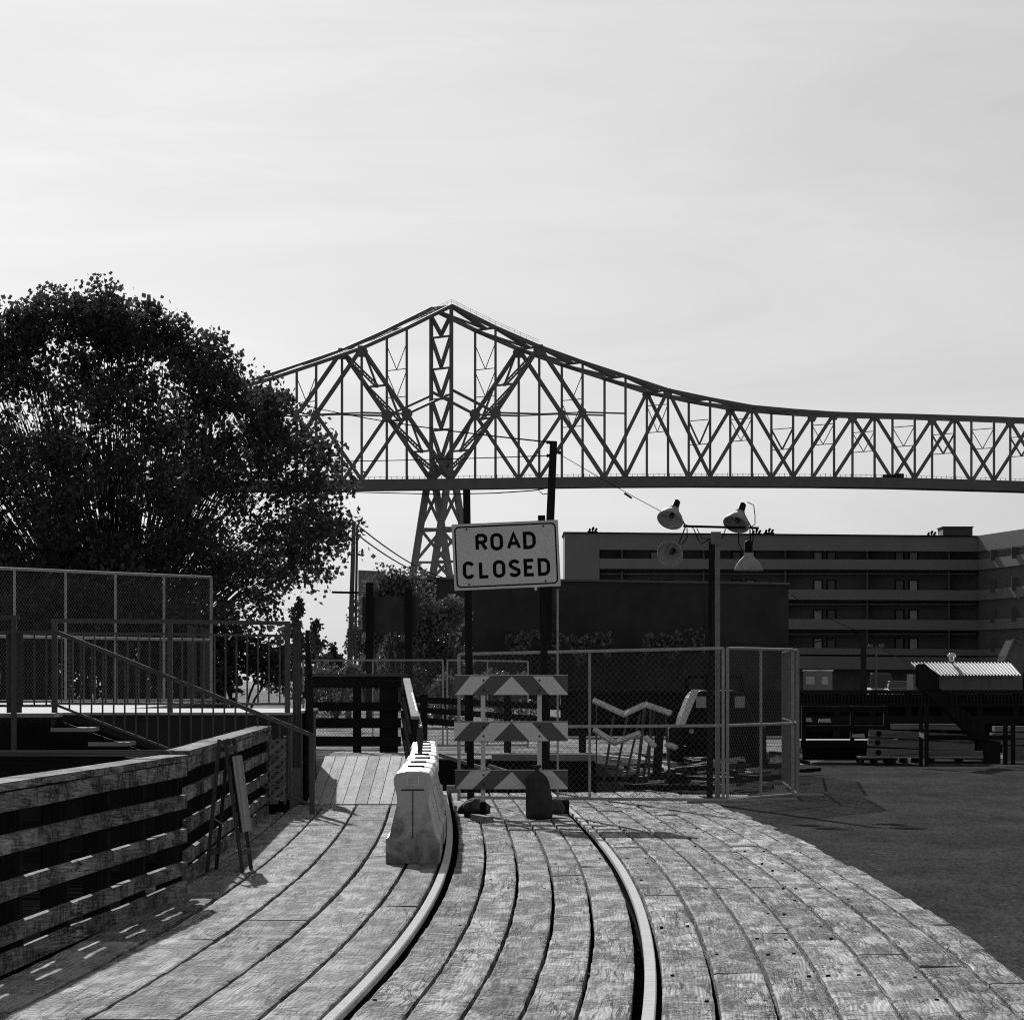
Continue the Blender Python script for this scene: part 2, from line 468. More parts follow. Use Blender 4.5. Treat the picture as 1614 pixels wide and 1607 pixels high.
while y < 60:
    for a, c in list(zip(ro[:-1], ro[1:])) + list(zip(mo[:-1], mo[1:])):
        for q in (.2, .8):
            if rnd.random() < (.35 if a > .7 else .15): nail(a + (c - a) * q + rnd.uniform(-.015, .015), y + rnd.uniform(-.12, .12))
    y += rnd.uniform(1.2, 2.2)
m.build('deck_spikes', M['rust'], kind='structure')
# side bay of the deck, left of the near railing
b = MB()
for i in range(75):
    y = 18 + i * .295
    x1 = tr(y, -2.76)[0] if y < 38.3 else tr(y, -3.02)[0]
    b.box(-9, x1, y, y + .275, -.1, rnd.uniform(-.012, -.006))
b.build('side_deck', M['shade_dark'], kind='structure')
# sloping ramp up to the gate
b = MB()
RZ = lambda y: .012 + (y - 64.75) / 6.45 * .51
x = -2.62
while x < -1.44:
    vs = []
    y0, y1 = 64.75, 71.2
    xs = 0.0
    c = [(x, y0, RZ(y0) - .05), (x + .146, y0, RZ(y0) - .05), (x + .146 + xs, y1, RZ(y1) - .05), (x + xs, y1, RZ(y1) - .05),
         (x, y0, RZ(y0)), (x + .146, y0, RZ(y0)), (x + .146 + xs, y1, RZ(y1)), (x + xs, y1, RZ(y1))]
    u0 = rnd.random() * 30
    q = [(u0, u0), (u0, u0 + .15), (u0 + 6.4, u0 + .15), (u0 + 6.4, u0)]
    b.add(c, [(3, 2, 1, 0), (4, 5, 6, 7), (0, 1, 5, 4), (1, 2, 6, 5), (2, 3, 7, 6), (3, 0, 4, 7)], [q] * 6)
    x += .155
x = -2.62
while x < -1.44:
    u0 = rnd.random() * 30
    b.add([(x, 71.215, .475), (x + .146, 71.215, .475), (x + .146, 75.2, .475), (x, 75.2, .475), (x, 71.215, .524), (x + .146, 71.215, .524), (x + .146, 75.2, .524), (x, 75.2, .524)],
          [(3, 2, 1, 0), (4, 5, 6, 7), (0, 1, 5, 4), (1, 2, 6, 5), (2, 3, 7, 6), (3, 0, 4, 7)], [[(u0, u0), (u0, u0 + .15), (u0 + 4, u0 + .15), (u0 + 4, u0)]] * 6)
    x += .155
b.build('ramp', M['ramp'], kind='structure')
# dark bulkheads closing the pit, added to keep its shaded walls black
b = MB()
b.box(-1.42, 2.02, 71.6, 71.9, -2.3, -.12)
b.box(-2.6, 1.98, 103.7, 104.0, -2.3, -.05)
b.box(1.70, 1.985, 72.3, 103.69, -2.3, -.06)
b.box(-9, -3.2, 40.5, 40.8, -2.3, -.12)
b.build('pit_shade_wall', M['dark_x'], kind='structure')

# ------------------------------------------------------------------ rails
t = thing('railway_track', 'curved steel track of two rails set flush in the plank deck', 'track', (0, 16, 0))
for s in (-1, 1):
    m1 = MB(); vs = []; fs = []
    ys = [16 + i * .6 for i in range(95)]
    prof = [(-.032, -.035), (-.032, -.004), (-.026, .004), (.026, .004), (.032, -.004), (.032, -.035)]
    for y in ys:
        for o, z in prof:
            X, Y = tr(y, s * .752 + o); vs.append((X, Y, z))
    for i in range(len(ys) - 1):
        for k in range(5):
            a = i * 6 + k; fs.append((a + 6, a + 7, a + 1, a))
    fs.append((0, 1, 2, 3, 4, 5)); e = (len(ys) - 1) * 6; fs.append((e + 5, e + 4, e + 3, e + 2, e + 1, e))
    m1.add(vs, fs)
    ro_ = m1.build('rail', M['steel'], t)
    m2 = MB(); vs = []; fs = []
    prof = [(-.07, -.18), (-.07, -.165), (-.012, -.15), (-.012, -.034), (.012, -.034), (.012, -.15), (.07, -.165), (.07, -.18)]
    for y in ys:
        for o, z in prof:
            X, Y = tr(y, s * .752 + o); vs.append((X, Y, z))
    for i in range(len(ys) - 1):
        for k in range(7):
            a = i * 8 + k; fs.append((a + 8, a + 9, a + 1, a))
    m2.add(vs, fs)
    m2.build('rail_web', M['rust'], ro_)
# spike heads in the open flangeway
m = MB()
y = 18
while y < 62:
    for s in (-1, 1):
        X, Y = tr(y, s * (.752 - .07)); m.box(X - .02, X + .022, Y - rnd.uniform(.04, .12), Y + .09, -.19, -rnd.uniform(.09, .15))
    y += rnd.uniform(.35, .75)
o = m.build('spike_row', M['rust'], t); o['kind'] = 'stuff'

# ------------------------------------------------------------------ timber railings on the left
def plank_fence(label, p0, p1, posts, side, group, mat, hs=None, cap=.20, lat=True, capmat=None):
    """boards on the deck side, posts and braces on the outer side"""
    p0 = Vector((*p0, 0)); p1 = Vector((*p1, 0)); d = (p1 - p0).normalized(); n = Vector((d.y, -d.x, 0)) * side
    L = (p1 - p0).length
    o = thing('plank_fence', label, 'fence', p0, group)
    hs = hs or [(.0, .10), (.155, .25), (.39, .49), (.645, .745), (.88, .985)]
    for (a, c) in hs:
        q = 0.0; m = MB()
        while q < L - .01:
            l = min(L - q, rnd.choice([2.2, 4.4, 4.4]))
            A = p0 + d * (q + .004); B = p0 + d * (q + l - .004)
            j = rnd.uniform(-.006, .006)
            m.bar(A + n * .03 + Vector((0, 0, (a + c) / 2 + j)), B + n * .03 + Vector((0, 0, (a + c) / 2 + rnd.uniform(-.006, .006))), .045, c - a)
            q += l
        m.build('board', mat, o)
    q = 0.0; m = MB()
    while q < L - .01:
        l = min(L - q, rnd.choice([2.2, 3.3, 4.4])); j = rnd.uniform(0, .006)
        A = p0 + d * (q + .004) - n * .04 + Vector((0, 0, 1.012 + j)); B = p0 + d * (q + l - .004) - n * .04 + Vector((0, 0, 1.012 + rnd.uniform(0, .008)))
        m.bar(A, B, cap, .045); q += l
    m.build('cap_rail', capmat or mat, o)
    for q in posts:
        A = p0 + d * q - n * .085
        pm = MB(); pm.bar(A + Vector((0, 0, -.35)), A + Vector((0, 0, .985)), .16, .16, up=tuple(d))
        po = pm.build('post', M['dark_z'], o)
    return o
GF = 'weathered plank railings along the left of the deck'
plank_fence('weathered five-board plank railing nearest the camera at lower left', (-2.47, 37.8), (-3.05, 20.3), [.12, 2.5, 4.7, 6.9, 9.1, 11.3, 13.5, 15.7], -1, GF, M['fence_y'])
plank_fence('weathered plank railing beyond the sandwich board, ending at the stair', (-2.95, 61.0), (-2.60, 39.9), [.2, 2.6, 5, 7.4, 9.8, 12.2, 14.6, 17, 19.4, 20.9], -1, GF, M['fence_y'])
plank_fence('plank railing set crosswise behind the near railing', (-2.66, 40.0), (-9.0, 40.0), [.2, 2.4, 4.6, 6.2], -1, GF, M['dark_x'], capmat=M['fence_x'])

# sandwich board
y0, y1 = 42.1, 42.75
t = thing('sandwich_board', 'folding wooden A-frame sandwich board standing against the plank railing', 'sandwich board', (-2.38, 42.3, 0))
ap = (-2.405, 1.10); lf = (-2.53, 0.0); rf = (-2.235, 0.0)
SK = lambda x, y, z: Vector((x + (y - y0) * .06, y, z))
def leaf_x(fx, sg, z): return fx[0] + (ap[0] + sg * .022 - fx[0]) * z / ap[1]
for (fx, sg) in ((lf, -1), (rf, 1)):
    m = MB()
    for yy in (y0, y1): m.bar(SK(fx[0], yy, 0), SK(ap[0] + sg * .022, yy, ap[1]), .055, .03, up=(1, 0, 0))
    for h in (.16, 1.02): m.bar(SK(leaf_x(fx, sg, h), y0 + .03, h), SK(leaf_x(fx, sg, h), y1 - .03, h), .028, .05)
    m.build('frame', M['post'], t)
z0_, z1_ = .33, .96
def leaf_quad(d0, d1):
    m = MB(); c = [SK(leaf_x(rf, 1, z) + .02 + d, y, z) for z in (z0_, z1_) for (y, d) in ((y0 - .01, d0), (y0 - .01, d1), (y1 + .01, d1), (y1 + .01, d0))]
    return m.hexa(c)
pn = leaf_quad(0, .022).build('panel', M['dark_z'], t)
leaf_quad(.0225, .030).build('poster_sheet', wood('peeling_poster', .38, 'z', var=.6, cracks=.7, patch=.5), pn)
m = MB(); m.tube([SK(lf[0] + .05, y0 + .02, .45), SK(ap[0], y0 + .02, .40), SK(rf[0] - .05, y0 + .02, .45)], .006, 6); m.build('chain', M['galv'], t)

# ------------------------------------------------------------------ platform, stair and steel railings at left
YS = 61.6
PH = 1.195
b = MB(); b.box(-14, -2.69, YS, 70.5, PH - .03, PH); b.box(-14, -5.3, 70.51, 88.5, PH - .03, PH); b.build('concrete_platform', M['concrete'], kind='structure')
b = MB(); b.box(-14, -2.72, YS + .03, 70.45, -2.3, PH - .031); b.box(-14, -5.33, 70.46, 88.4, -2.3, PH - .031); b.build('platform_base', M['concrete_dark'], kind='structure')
K = F / YS
st = thing('outdoor_stair', 'dark stair with pale concrete treads descending to the right', 'stair', P(93, 1123, YS - .6))
m0 = P(93, 1123, YS - .6)
for i in range(7):
    x0 = m0.x - .5 + i * .445 if i else m0.x - 1.6
    x1 = m0.x + i * .445
    z = PH - i * .171
    if i: x0 = x1 - .48
    m = MB(); m.box(x0, x1, YS - 1.35, YS - .07, z - .05, z); tr_ = m.build('tread', M['concrete'], st, bevel=.006)
    m = MB(); m.box(x1 - .05, x1 - .03, YS - 1.33, YS - .09, z - .17, z - .052); m.build('riser', M['black'], tr_)
for yy in (YS - 1.34, YS - .10):
    m = MB(); m.prism([(m0.x - .1, yy, PH - .22), (m0.x + .1, yy, PH - .10), (m0.x + 2.75, yy, .14), (m0.x + 2.75, yy, .02), (m0.x + 2.2, yy, .02)], (0, .03, 0)); m.build('stringer', M['black'], st)

def steel_guard(label, segs, posts, grp, y, sp=.128, top=.05, second=None):
    """segs: list of (top point, bottom point) px pairs joined left to right"""
    o = thing('steel_railing', label, 'railing', P(segs[0][0], segs[0][2], y), grp)
    m = MB()
    for a, c in zip(segs[:-1], segs[1:]): m.bar(P(a[0], a[1], y), P(c[0], c[1], y), .05, top)
    m.build('handrail', M['railpaint'], o)
    m = MB()
    for a, c in zip(segs[:-1], segs[1:]):
        m.bar(P(a[0], a[2], y), P(c[0], c[2], y), .03, .03)
        if second: m.bar(P(a[0], a[1] + second, y), P(c[0], c[1] + second, y), .03, .03)
    m.build('bottom_rail', M['railpaint'], o)
    for a, c in zip(segs[:-1], segs[1:]):
        n = max(1, int((c[0] - a[0]) / F * y / sp))
        for i in range(1, n):
            s = i / n; u = a[0] + (c[0] - a[0]) * s; vt = a[1] + (c[1] - a[1]) * s; vb = a[2] + (c[2] - a[2]) * s
            m = MB(); m.bar(P(u, vt + 2 + (second or 0), y), P(u, vb, y), .02, .02); m.build('baluster', M['railpaint'], o)
    for (u, v0, v1) in posts:
        m = MB(); m.bar(P(u, v0, y), P(u, v1, y), .065, .065); m.build('post', M['railpaint'], o)
    return o
GR = 'dark steel railings round the left platform'
steel_guard('dark steel guard railing along the back of the platform with upright balusters', [(80, 978, 1108), (270, 979, 1109), (458, 982, 1109)], [(268, 982, 1123), (453, 984, 1123), (86, 981, 1122)], GR, YS + .3, second=20)
steel_guard('short steel guard railing cut by the left edge above the stair', [(-70, 973, 1105), (31, 973, 1105)], [(22, 976, 1192)], GR, YS - 1.5, second=24)
steel_guard('sloping steel stair handrail running down to the right onto the deck', [(-60, 997, 1112), (92, 997, 1112), (493, 1159, 1269)], [(15, 997, 1123), (30, 997, 1123), (86, 999, 1123), (492, 1160, 1283)], GR, YS - 1.42)
# lattice ornament and curled rail end at the stair foot
t = thing('lattice_panel', 'narrow dark lattice trellis standing by the stair foot', 'trellis', P(440, 1268, 60.0))
m = MB()
for i in range(4):
    v0 = 1165 + i * 24
    for s in (-1, 1):
        m.bar(P(437 - s * 13, v0, 59.9 + .02 * s), P(437 + s * 13, v0 + 24, 59.9 + .02 * s), .015, .05)
    m.lathe([(.075, 0), (.095, 0), (.095, .02), (.075, .02), (.075, 0)], P(437, v0 + 12, 59.87), (0, 1, 0), 14)
m.build('slat', M['greypost'], t)
m = MB(); m.bar(P(426, 1160, 60), P(424, 1268, 60), .03, .03); m.bar(P(449, 1160, 60), P(449, 1268, 60), .03, .03); m.build('stake', M['railpaint'], t)
b = thing('gate_post', 'tall grey square timber post right of the platform railing', 'post', G(468, 1268)); m = MB()
m.bar(P(468, 984, YS + .7), P(468, 1210, YS + .7), .10, .10); m.build('shaft', M['post'], b)
m = MB(); m.bar(P(468, 980, YS + .7), P(468, 984, YS + .7), .13, .13); m.build('cap', M['post'], b)

t = thing('shadow_panel', 'tall dark plank panel added at the left side of the ramp to shade it', 'screen', (-2.66, 66.6, 0))  # invented panel, placed to cast a shadow across the ramp
for k in range(9):
    m = MB(); y_ = 65.9 + k * .2; m.box(-2.683, -2.648, y_, y_ + .19, -.05, 2.22 - k * .085 + rnd.uniform(-.02, .02)); m.build('plank', M['dark_z'], t)
for z_ in (.5, 1.35):
    m = MB(); m.box(-2.72, -2.684, 65.9, 67.7, z_, z_ + .09); m.build('batten', M['dark_y'], t)

# ------------------------------------------------------------------ gate fence across the ramp, ramp rail
yg = 74.6
t = thing('ramp_gate', 'dark four-board timber fence closing the top of the ramp', 'fence', P(560, 1188, yg))
for (v0, v1) in ((1066, 1084), (1106, 1120), (1131, 1147), (1160, 1176)):
    m = MB(); a = P(485, v1, yg); c = P(632, v0, yg); m.box(a.x, c.x, yg, yg + .045, a.z, c.z); m.build('board', M['dark_x'], t)
for (u0, u1) in ((480, 492), (556, 569), (598, 627)):
    m = MB(); a = P(u0, 1190, yg); c = P(u1, 1067, yg); m.box(a.x, c.x, yg + .047, yg + .16, a.z, c.z); m.build('post', M['dark_z'], t)
m = MB(); a = P(478, 1066, yg); c = P(644, 1064, yg); m.box(a.x, c.x, yg - .02, yg + .16, a.z + .002, a.z + .04); m.build('cap_rail', M['fence_x'], t)
t = thing('ramp_railing', 'timber ramp railing with a sunlit sloping cap beside the barriers', 'railing', (-1.35, 66, 0))
A = Vector((-1.55, 74.5, 1.60)); B = Vector((-1.26, 66.0, 1.10))
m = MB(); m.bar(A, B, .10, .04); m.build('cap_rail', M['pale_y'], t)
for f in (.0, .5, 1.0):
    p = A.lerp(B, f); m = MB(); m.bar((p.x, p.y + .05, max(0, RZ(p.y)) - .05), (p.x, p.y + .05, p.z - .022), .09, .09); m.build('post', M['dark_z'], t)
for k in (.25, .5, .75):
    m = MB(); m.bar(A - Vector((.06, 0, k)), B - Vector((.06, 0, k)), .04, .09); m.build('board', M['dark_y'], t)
m = MB(); m.tube([P(650, 1093, 69), P(664, 1145, 65.6), P(665, 1160, 65.5)], .018, 8); m.build('pipe_handrail', M['galv'], t)
# left cap of the ramp, lit
t = thing('ramp_railing', 'short lit timber kerb post at the left side of the ramp', 'railing', (-2.66, 68, 0))
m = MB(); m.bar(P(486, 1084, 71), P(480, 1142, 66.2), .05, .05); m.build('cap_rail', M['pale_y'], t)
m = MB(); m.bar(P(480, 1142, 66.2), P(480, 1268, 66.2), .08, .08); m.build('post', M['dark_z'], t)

# ------------------------------------------------------------------ water-filled barriers
prof = [(-.235, 0), (.235, 0), (.235, .215), (.205, .235), (.15, .47), (.135, .53), (.14, .60), (.163, .68), (.165, .745), (.14, .785), (.06, .80), (-.06, .80), (-.14, .785), (-.165, .745), (-.163, .68), (-.14, .60), (-.135, .53), (-.15, .47), (-.205, .235), (-.235, .215)]
BL = 2.36
bt = thing('water_barrier', 'x', 'barrier', (0, 0, 0), 'white water-filled barriers in a row along the left rail')
m = MB()
ss = [0, .012, .10, .20, .26, .34, .42, .70, .78, .86, 1.14, 1.22, 1.30, 1.58, 1.66, 1.74, 2.0, 2.10, BL - .012, BL]
rib = {.78: 1, 1.22: 1, 1.66: 1, .26: 1}
vs = []; fs = []
for i, s in enumerate(ss):
    sc = .93 if s in (0, BL) else 1.0
    for (x, z) in prof:
        g_ = 0
        if s in rib and .25 < z < .66: g_ = .06
        zz = z
        if z > .78 and s in (.20, .26): zz = z - .035
        if z > .74 and s in (0, BL): zz = z - .02
        vs.append(((abs(x) - g_) * (1 if x > 0 else -1) * sc, s, zz))
n = len(prof)
for i in range(len(ss) - 1):
    for k in range(n):
        k2 = (k + 1) % n; fs.append((i * n + k, i * n + k2, (i + 1) * n + k2, (i + 1) * n + k)[::-1])
fs.append(tuple(range(n))); fs.append(tuple((len(ss) - 1) * n + k for k in range(n))[::-1])
m.add(vs, fs)
m.build('body', M['plastic'], bt, bevel=.012, smooth=False)
m = MB(); m.box(-.075, .075, 2.12, 2.30, .79, .817); m.build('notch_shade_bar', M['rubber'], bt)  # dark bar added on top to stand in for a shaded notch
m = MB()
for a_ in ((-.055, -.045), (.045, .055)): m.box(a_[0], a_[1], -.008, .02, .68, .77)
m.box(-.045, .045, -.008, .02, .68, .69); m.build('lit_handle_rim', M['sign'], bt)  # rim coloured white to look lit against the duller body
m = MB(); m.box(-.10, .10, -.004, .02, .635, .647); m.box(-.004, .004, -.004, .02, .22, .63); m.build('mould_seam', M['concrete_dark'], bt)
m = MB(); m.box(-.19, .19, .04, .3, -.001, .045); m.box(-.08, .08, -.003, .05, .07, .19); m.build('forklift_slot', M['plastic'], bt)
ordn = ['nearest', 'second', 'third', 'fourth', 'fifth', 'sixth', 'seventh', 'eighth', 'ninth']
path = lambda s: Vector((-.86 - .0045 * s - .00041 * s * s, 44.0 + s, 0))
barr = []
for i in range(9):
    o = bt if i == 0 else copy_tree(bt)
    a = path(i * 2.5); c = path(i * 2.5 + 2.4)
    o.location = a
    o.rotation_euler = (0, 0, math.atan2(-(c.x - a.x), c.y - a.y) + rnd.uniform(-.01, .01))
    barr.append(o)
    o['label'] = ('dirty white water-filled barrier at the front of the row, its end facing the camera' if i == 0 else
                  'white water-filled barrier, last of the row by the ramp railing' if i == 8 else
                  'white water-filled barrier, %s from the front of the row' % ordn[i])
for o in barr: ORI[o.name] = Vector(o.location)
t = thing('marker_paddle', 'narrow grey paddle marker stuck upright in the top of a barrier', 'marker', P(662, 1187, 54))
m = MB(); q = P(662, 1187, 54)
m.prism([(q.x - .022, 54, q.z - .02), (q.x + .022, 54, q.z - .02), (q.x + .032, 54, q.z + .10), (q.x + .036, 54, q.z + .2), (q.x + .026, 54, q.z + .275), (q.x - .026, 54, q.z + .275), (q.x - .036, 54, q.z + .2), (q.x - .032, 54, q.z + .10)], (0, .03, 0))
m.build('blade', M['post'], t, bevel=.004)
m = MB(); m.box(q.x - .05, q.x + .05, 53.95, 54.08, q.z - .05, q.z - .018); m.build('base', M['rubber'], t)

# ------------------------------------------------------------------ barricade
yb = 58.4
kb = F / yb
t = thing('barricade', 'three-board road barricade with dark and pale diagonal chevron stripes', 'barricade', (P(806, 1289, yb).x, yb, 0))
Z2 = lambda zx, zy: (700 + zx / 5.95, 1040 + zy / 5.95)
W0 = {0: [[(103, 325), (245, 150), (435, 150), (262, 325)], [(460, 325), (632, 152), (800, 325)], [(830, 150), (1015, 150), (1160, 318), (1160, 325), (985, 325)]],
      1: [[(95, 585), (245, 585), (95, 745)], [(280, 758), (435, 585), (628, 585), (460, 758)], [(636, 585), (822, 585), (980, 758), (800, 758)], [(1006, 585), (1160, 585), (1160, 745)]],
      2: [[(105, 1208), (250, 1038), (440, 1038), (265, 1208)], [(460, 1208), (635, 1045), (785, 1208)], [(835, 1038), (1015, 1038), (1160, 1195), (1160, 1208), (985, 1208)]]}
BY = {0: (145, 325), 1: (580, 760), 2: (1033, 1210)}
for i in range(3):
    a = P(*Z2(102 if i != 1 else 95, BY[i][1]), yb); c = P(*Z2(1160, BY[i][0]), yb)
    m = MB(); m.box(a.x, c.x, yb - .012, yb + .012, a.z, c.z); bo = m.build('board', M['orange'], t)
    m = MB(); m.box(a.x - .002, c.x + .002, yb - .013, yb + .013, c.z + .0005, c.z + .008); m.build('edge_strip', M['upright'], bo)
    for pl in W0[i]:
        m = MB(); pts = [P(*Z2(x, y), yb) for x, y in pl]
        m.prism([(p.x, yb - .0125, p.z) for p in pts], (0, -.003, 0)); m.build('stripe', M['stripe'], bo)
    for sx in (370, 895):
        for fy in (.25, .74):
            zy = BY[i][0] + (BY[i][1] - BY[i][0]) * fy
            p = P(*Z2(sx, zy), yb); m = MB(); m.lathe([(0, -.008), (.010, -.006), (.012, 0)], (p.x, yb - .016, p.z), (0, 1, 0), 10); m.build('bolt', M['rust'], bo)
for sx in (365, 895):
    p = P(*Z2(sx, 0), yb); m = MB(); m.box(p.x - .026, p.x + .026, yb + .0125, yb + .06, .05, P(0, 1068, yb).z); m.build('upright', M['upright'], t)
    m = MB(); m.box(p.x - .04, p.x + .04, yb - .55, yb + .55, .0, .05); fo = m.build('skid_foot', M['rust'], t)
    m = MB(); m.box(p.x - .034, p.x + .034, yb - .02, yb + .07, .05, .19); m.build('socket', M['black'], fo)
def sandbag(label, c, w_, d_, h_, neck=False, rough=.12, seed=1):
    rr = random.Random(seed); n = 24
    n = 36
    prof = [(0.02, 0), (.90, 0), (1.02, .03), (1.06, .14), (1.03, .28), (1.0, .42), (.98, .58), (.90, .70), (.74, .79), (.46, .85), (.25, .88), (.17, .905), (.20, .925), (.42, .965), (.38, 1.0), (.02, .97)] if neck else [(0.02, 0), (.96, 0), (1.06, .10), (1.10, .26), (1.02, .48), (.80, .72), (.45, .92), (.02, 1.0)]
    vs = []; fs = []
    ph = [rr.uniform(0, 6) for _ in range(5)]
    for (r_, h) in prof:
        for k in range(n):
            a = 2 * math.pi * k / n
            q = 1 + rough * (.9 * math.sin(2 * a + ph[0] + h * 2) + .6 * math.sin(3 * a + ph[3] - h * 5) + .95 * math.sin(9 * a + ph[1] + h * 2) * min(1, h * 1.6) + .25 * math.sin(14 * a + ph[4]) * h + .4 * math.sin(h * 17 + ph[2] + 2 * a))
            lean = (.22 * (h - .5) if neck else .12 * h) * w_
            sagz = 0 if h < .05 or neck else -.18 * h_ * max(0, math.cos(a + ph[0]))* h
            vs.append((c[0] - lean + math.cos(a) * r_ * w_ * q, c[1] + math.sin(a) * r_ * d_ * q, c[2] + h * h_ + sagz))
    for i in range(len(prof) - 1):
        for k in range(n):
            k2 = (k + 1) % n; fs.append((i * n + k, i * n + k2, (i + 1) * n + k2, (i + 1) * n + k))
    m = MB(); m.add(vs, fs); o = m.build('sandbag', M['bag'], smooth=True); tag(o, label, 'sandbag', 'sandbags weighting the barricade'); return o
p = P(848, 1295, yb); sandbag('tall dark sandbag tied at the neck leaning on the lowest barricade board', (p.x, yb - .16, .0), .135, .11, .615, True, rough=.09, seed=3)
p = P(876, 1286, yb); sandbag('low dark sandbag slumped at the right foot of the barricade', (p.x - .02, yb + .4, .04), .13, .22, .19, rough=.13, seed=5)
p = P(748, 1268, yb); sandbag('dark sandbag slumped behind the left foot of the barricade', (p.x, yb + .4, .04), .17, .22, .19, rough=.13, seed=9)
for i, (u, v, lb) in enumerate(((745, 1287, 'dark timber block beside the left foot of the barricade'), (884, 1283, 'dark timber block beside the right foot of the barricade'))):
    q = G(u, v); m = MB(); m.box(q.x - .10, q.x + .10, q.y, q.y + .6, .001, .16); tag(m.build('timber_block', M['dark_y'], bevel=.006), lb, 'timber block', 'dark timber blocks by the barricade feet')
q = G(760, 1296); m = MB(); m.bar((q.x - .1, q.y + .45, .05), (q.x + .09, q.y - .3, .04), .08, .07); tag(m.build('wood_offcut', M['pale_y'], bevel=.004), 'pale wood offcut lying in front of the barricade', 'wood offcut')

# ------------------------------------------------------------------ ROAD CLOSED sign on leaning posts
ys_ = 61.0
t = thing('road_sign', 'tilted white ROAD CLOSED sign board on two dark leaning timber posts', 'sign', (P(802, 1280, ys_).x, ys_, 0))
qd = [P(715.7, 930.9, ys_), P(883.8, 923, ys_), P(879.5, 819, ys_), P(712.2, 826.3, ys_)]
O = (qd[0] + qd[1] + qd[2] + qd[3]) / 4
ux = ((qd[1] - qd[0]) + (qd[2] - qd[3])) / 2; uz = ((qd[3] - qd[0]) + (qd[2] - qd[1])) / 2
SW, SH = ux.length, uz.length
ux.normalize(); uz = (uz - ux * uz.dot(ux)).normalized()
S = lambda a, c, d=0: O + ux * (a * SW / 2) + uz * (c * SH / 2) + Vector((0, d, 0))
def rrect(w_, h_, r_, n=6):
    o = []
    for (cx_, cz_, a0) in ((w_ / 2 - r_, h_ / 2 - r_, 0), (-w_ / 2 + r_, h_ / 2 - r_, 90), (-w_ / 2 + r_, -h_ / 2 + r_, 180), (w_ / 2 - r_, -h_ / 2 + r_, 270)):
        for k in range(n + 1):
            a = R(a0 + 90 * k / n); o.append((cx_ + r_ * math.cos(a), cz_ + r_ * math.sin(a)))
    return o
SP = lambda a, c, d: O + ux * a + uz * c + Vector((0, d, 0))
m = MB(); m.prism([SP(x, z, 0) for x, z in rrect(SW, SH, .008)], (0, .004, 0)); bd = m.build('board', M['sign'], t)
ou = rrect(SW * .955, SH * .925, .055); inn = rrect(SW * .955 - .034, SH * .925 - .034, .042)
n = len(ou); m = MB()
m.add([SP(x, z, -.0015) for x, z in ou] + [SP(x, z, -.0015) for x, z in inn], [(i, (i + 1) % n, n + (i + 1) % n, n + i) for i in range(n)]); m.build('border', M['letter'], bd)
# stroke lettering: each letter a set of thick strokes in a unit box
def arc(cx_, cy_, rx, ry, a0, a1, n=14): return [(cx_ + rx * math.cos(R(a0 + (a1 - a0) * i / n)), cy_ + ry * math.sin(R(a0 + (a1 - a0) * i / n))) for i in range(n + 1)]
GL = {'R': [[(0, 0), (0, 1)], [(0, 1), (.55, 1)] + arc(.55, .75, .45, .25, 90, -90) + [(0, .5)], [(.5, .5), (1, 0)]],
      'O': [arc(.5, .72, .5, .28, 0, 180) + arc(.5, .28, .5, .28, 180, 360) + [(1, .72)]],
      'A': [[(0, 0), (.5, 1), (1, 0)], [(.2, .33), (.8, .33)]],
      'D': [[(0, 0), (0, 1), (.45, 1)] + arc(.45, .65, .55, .35, 90, 0) + arc(.45, .35, .55, .35, 0, -90) + [(0, 0)]],
      'C': [arc(.5, .72, .5, .28, 20, 180) + arc(.5, .28, .5, .28, 180, 340)],
      'L': [[(0, 1), (0, 0), (1, 0)]],
      'S': [arc(.5, .76, .47, .24, 20, 200, 12) + [(.2, .6), (.5, .5), (.8, .40)] + arc(.5, .25, .5, .25, 30, -160, 12)],
      'E': [[(1, 1), (0, 1), (0, 0), (1, 0)], [(0, .52), (.82, .52)]]}
def letter(mb, ch, x0, z0, w_, h_, th):
    for li, st_ in enumerate(GL[ch]):
        pts = [(x0 + th / 2 + px * (w_ - th), z0 + th / 2 + pz * (h_ - th)) for px, pz in st_]
        n = len(pts); Lf = []; Rt = []
        closed = (abs(pts[0][0] - pts[-1][0]) + abs(pts[0][1] - pts[-1][1])) < 1e-6
        for i in range(n):
            def dirn(a, c):
                d = Vector((c[0] - a[0], c[1] - a[1])); return d.normalized() if d.length > 1e-7 else None
            d1 = dirn(pts[i - 1], pts[i]) if i > 0 else (dirn(pts[-2], pts[0]) if closed else None)
            d2 = dirn(pts[i], pts[i + 1]) if i < n - 1 else (dirn(pts[-1], pts[1]) if closed else None)
            d1 = d1 or d2; d2 = d2 or d1
            n1 = Vector((-d1.y, d1.x)); n2 = Vector((-d2.y, d2.x)); nn = (n1 + n2)
            nn = nn.normalized() if nn.length > .2 else n1
            s = th / 2 / max(.55, nn.dot(n1))
            Lf.append((pts[i][0] + nn.x * s, pts[i][1] + nn.y * s)); Rt.append((pts[i][0] - nn.x * s, pts[i][1] - nn.y * s))
        d = -.002 - .0006 * li
        mb.add([SP(x, z, d) for x, z in Lf] + [SP(x, z, d) for x, z in Rt], [(i, i + 1, n + i + 1, n + i) for i in range(n - 1)])
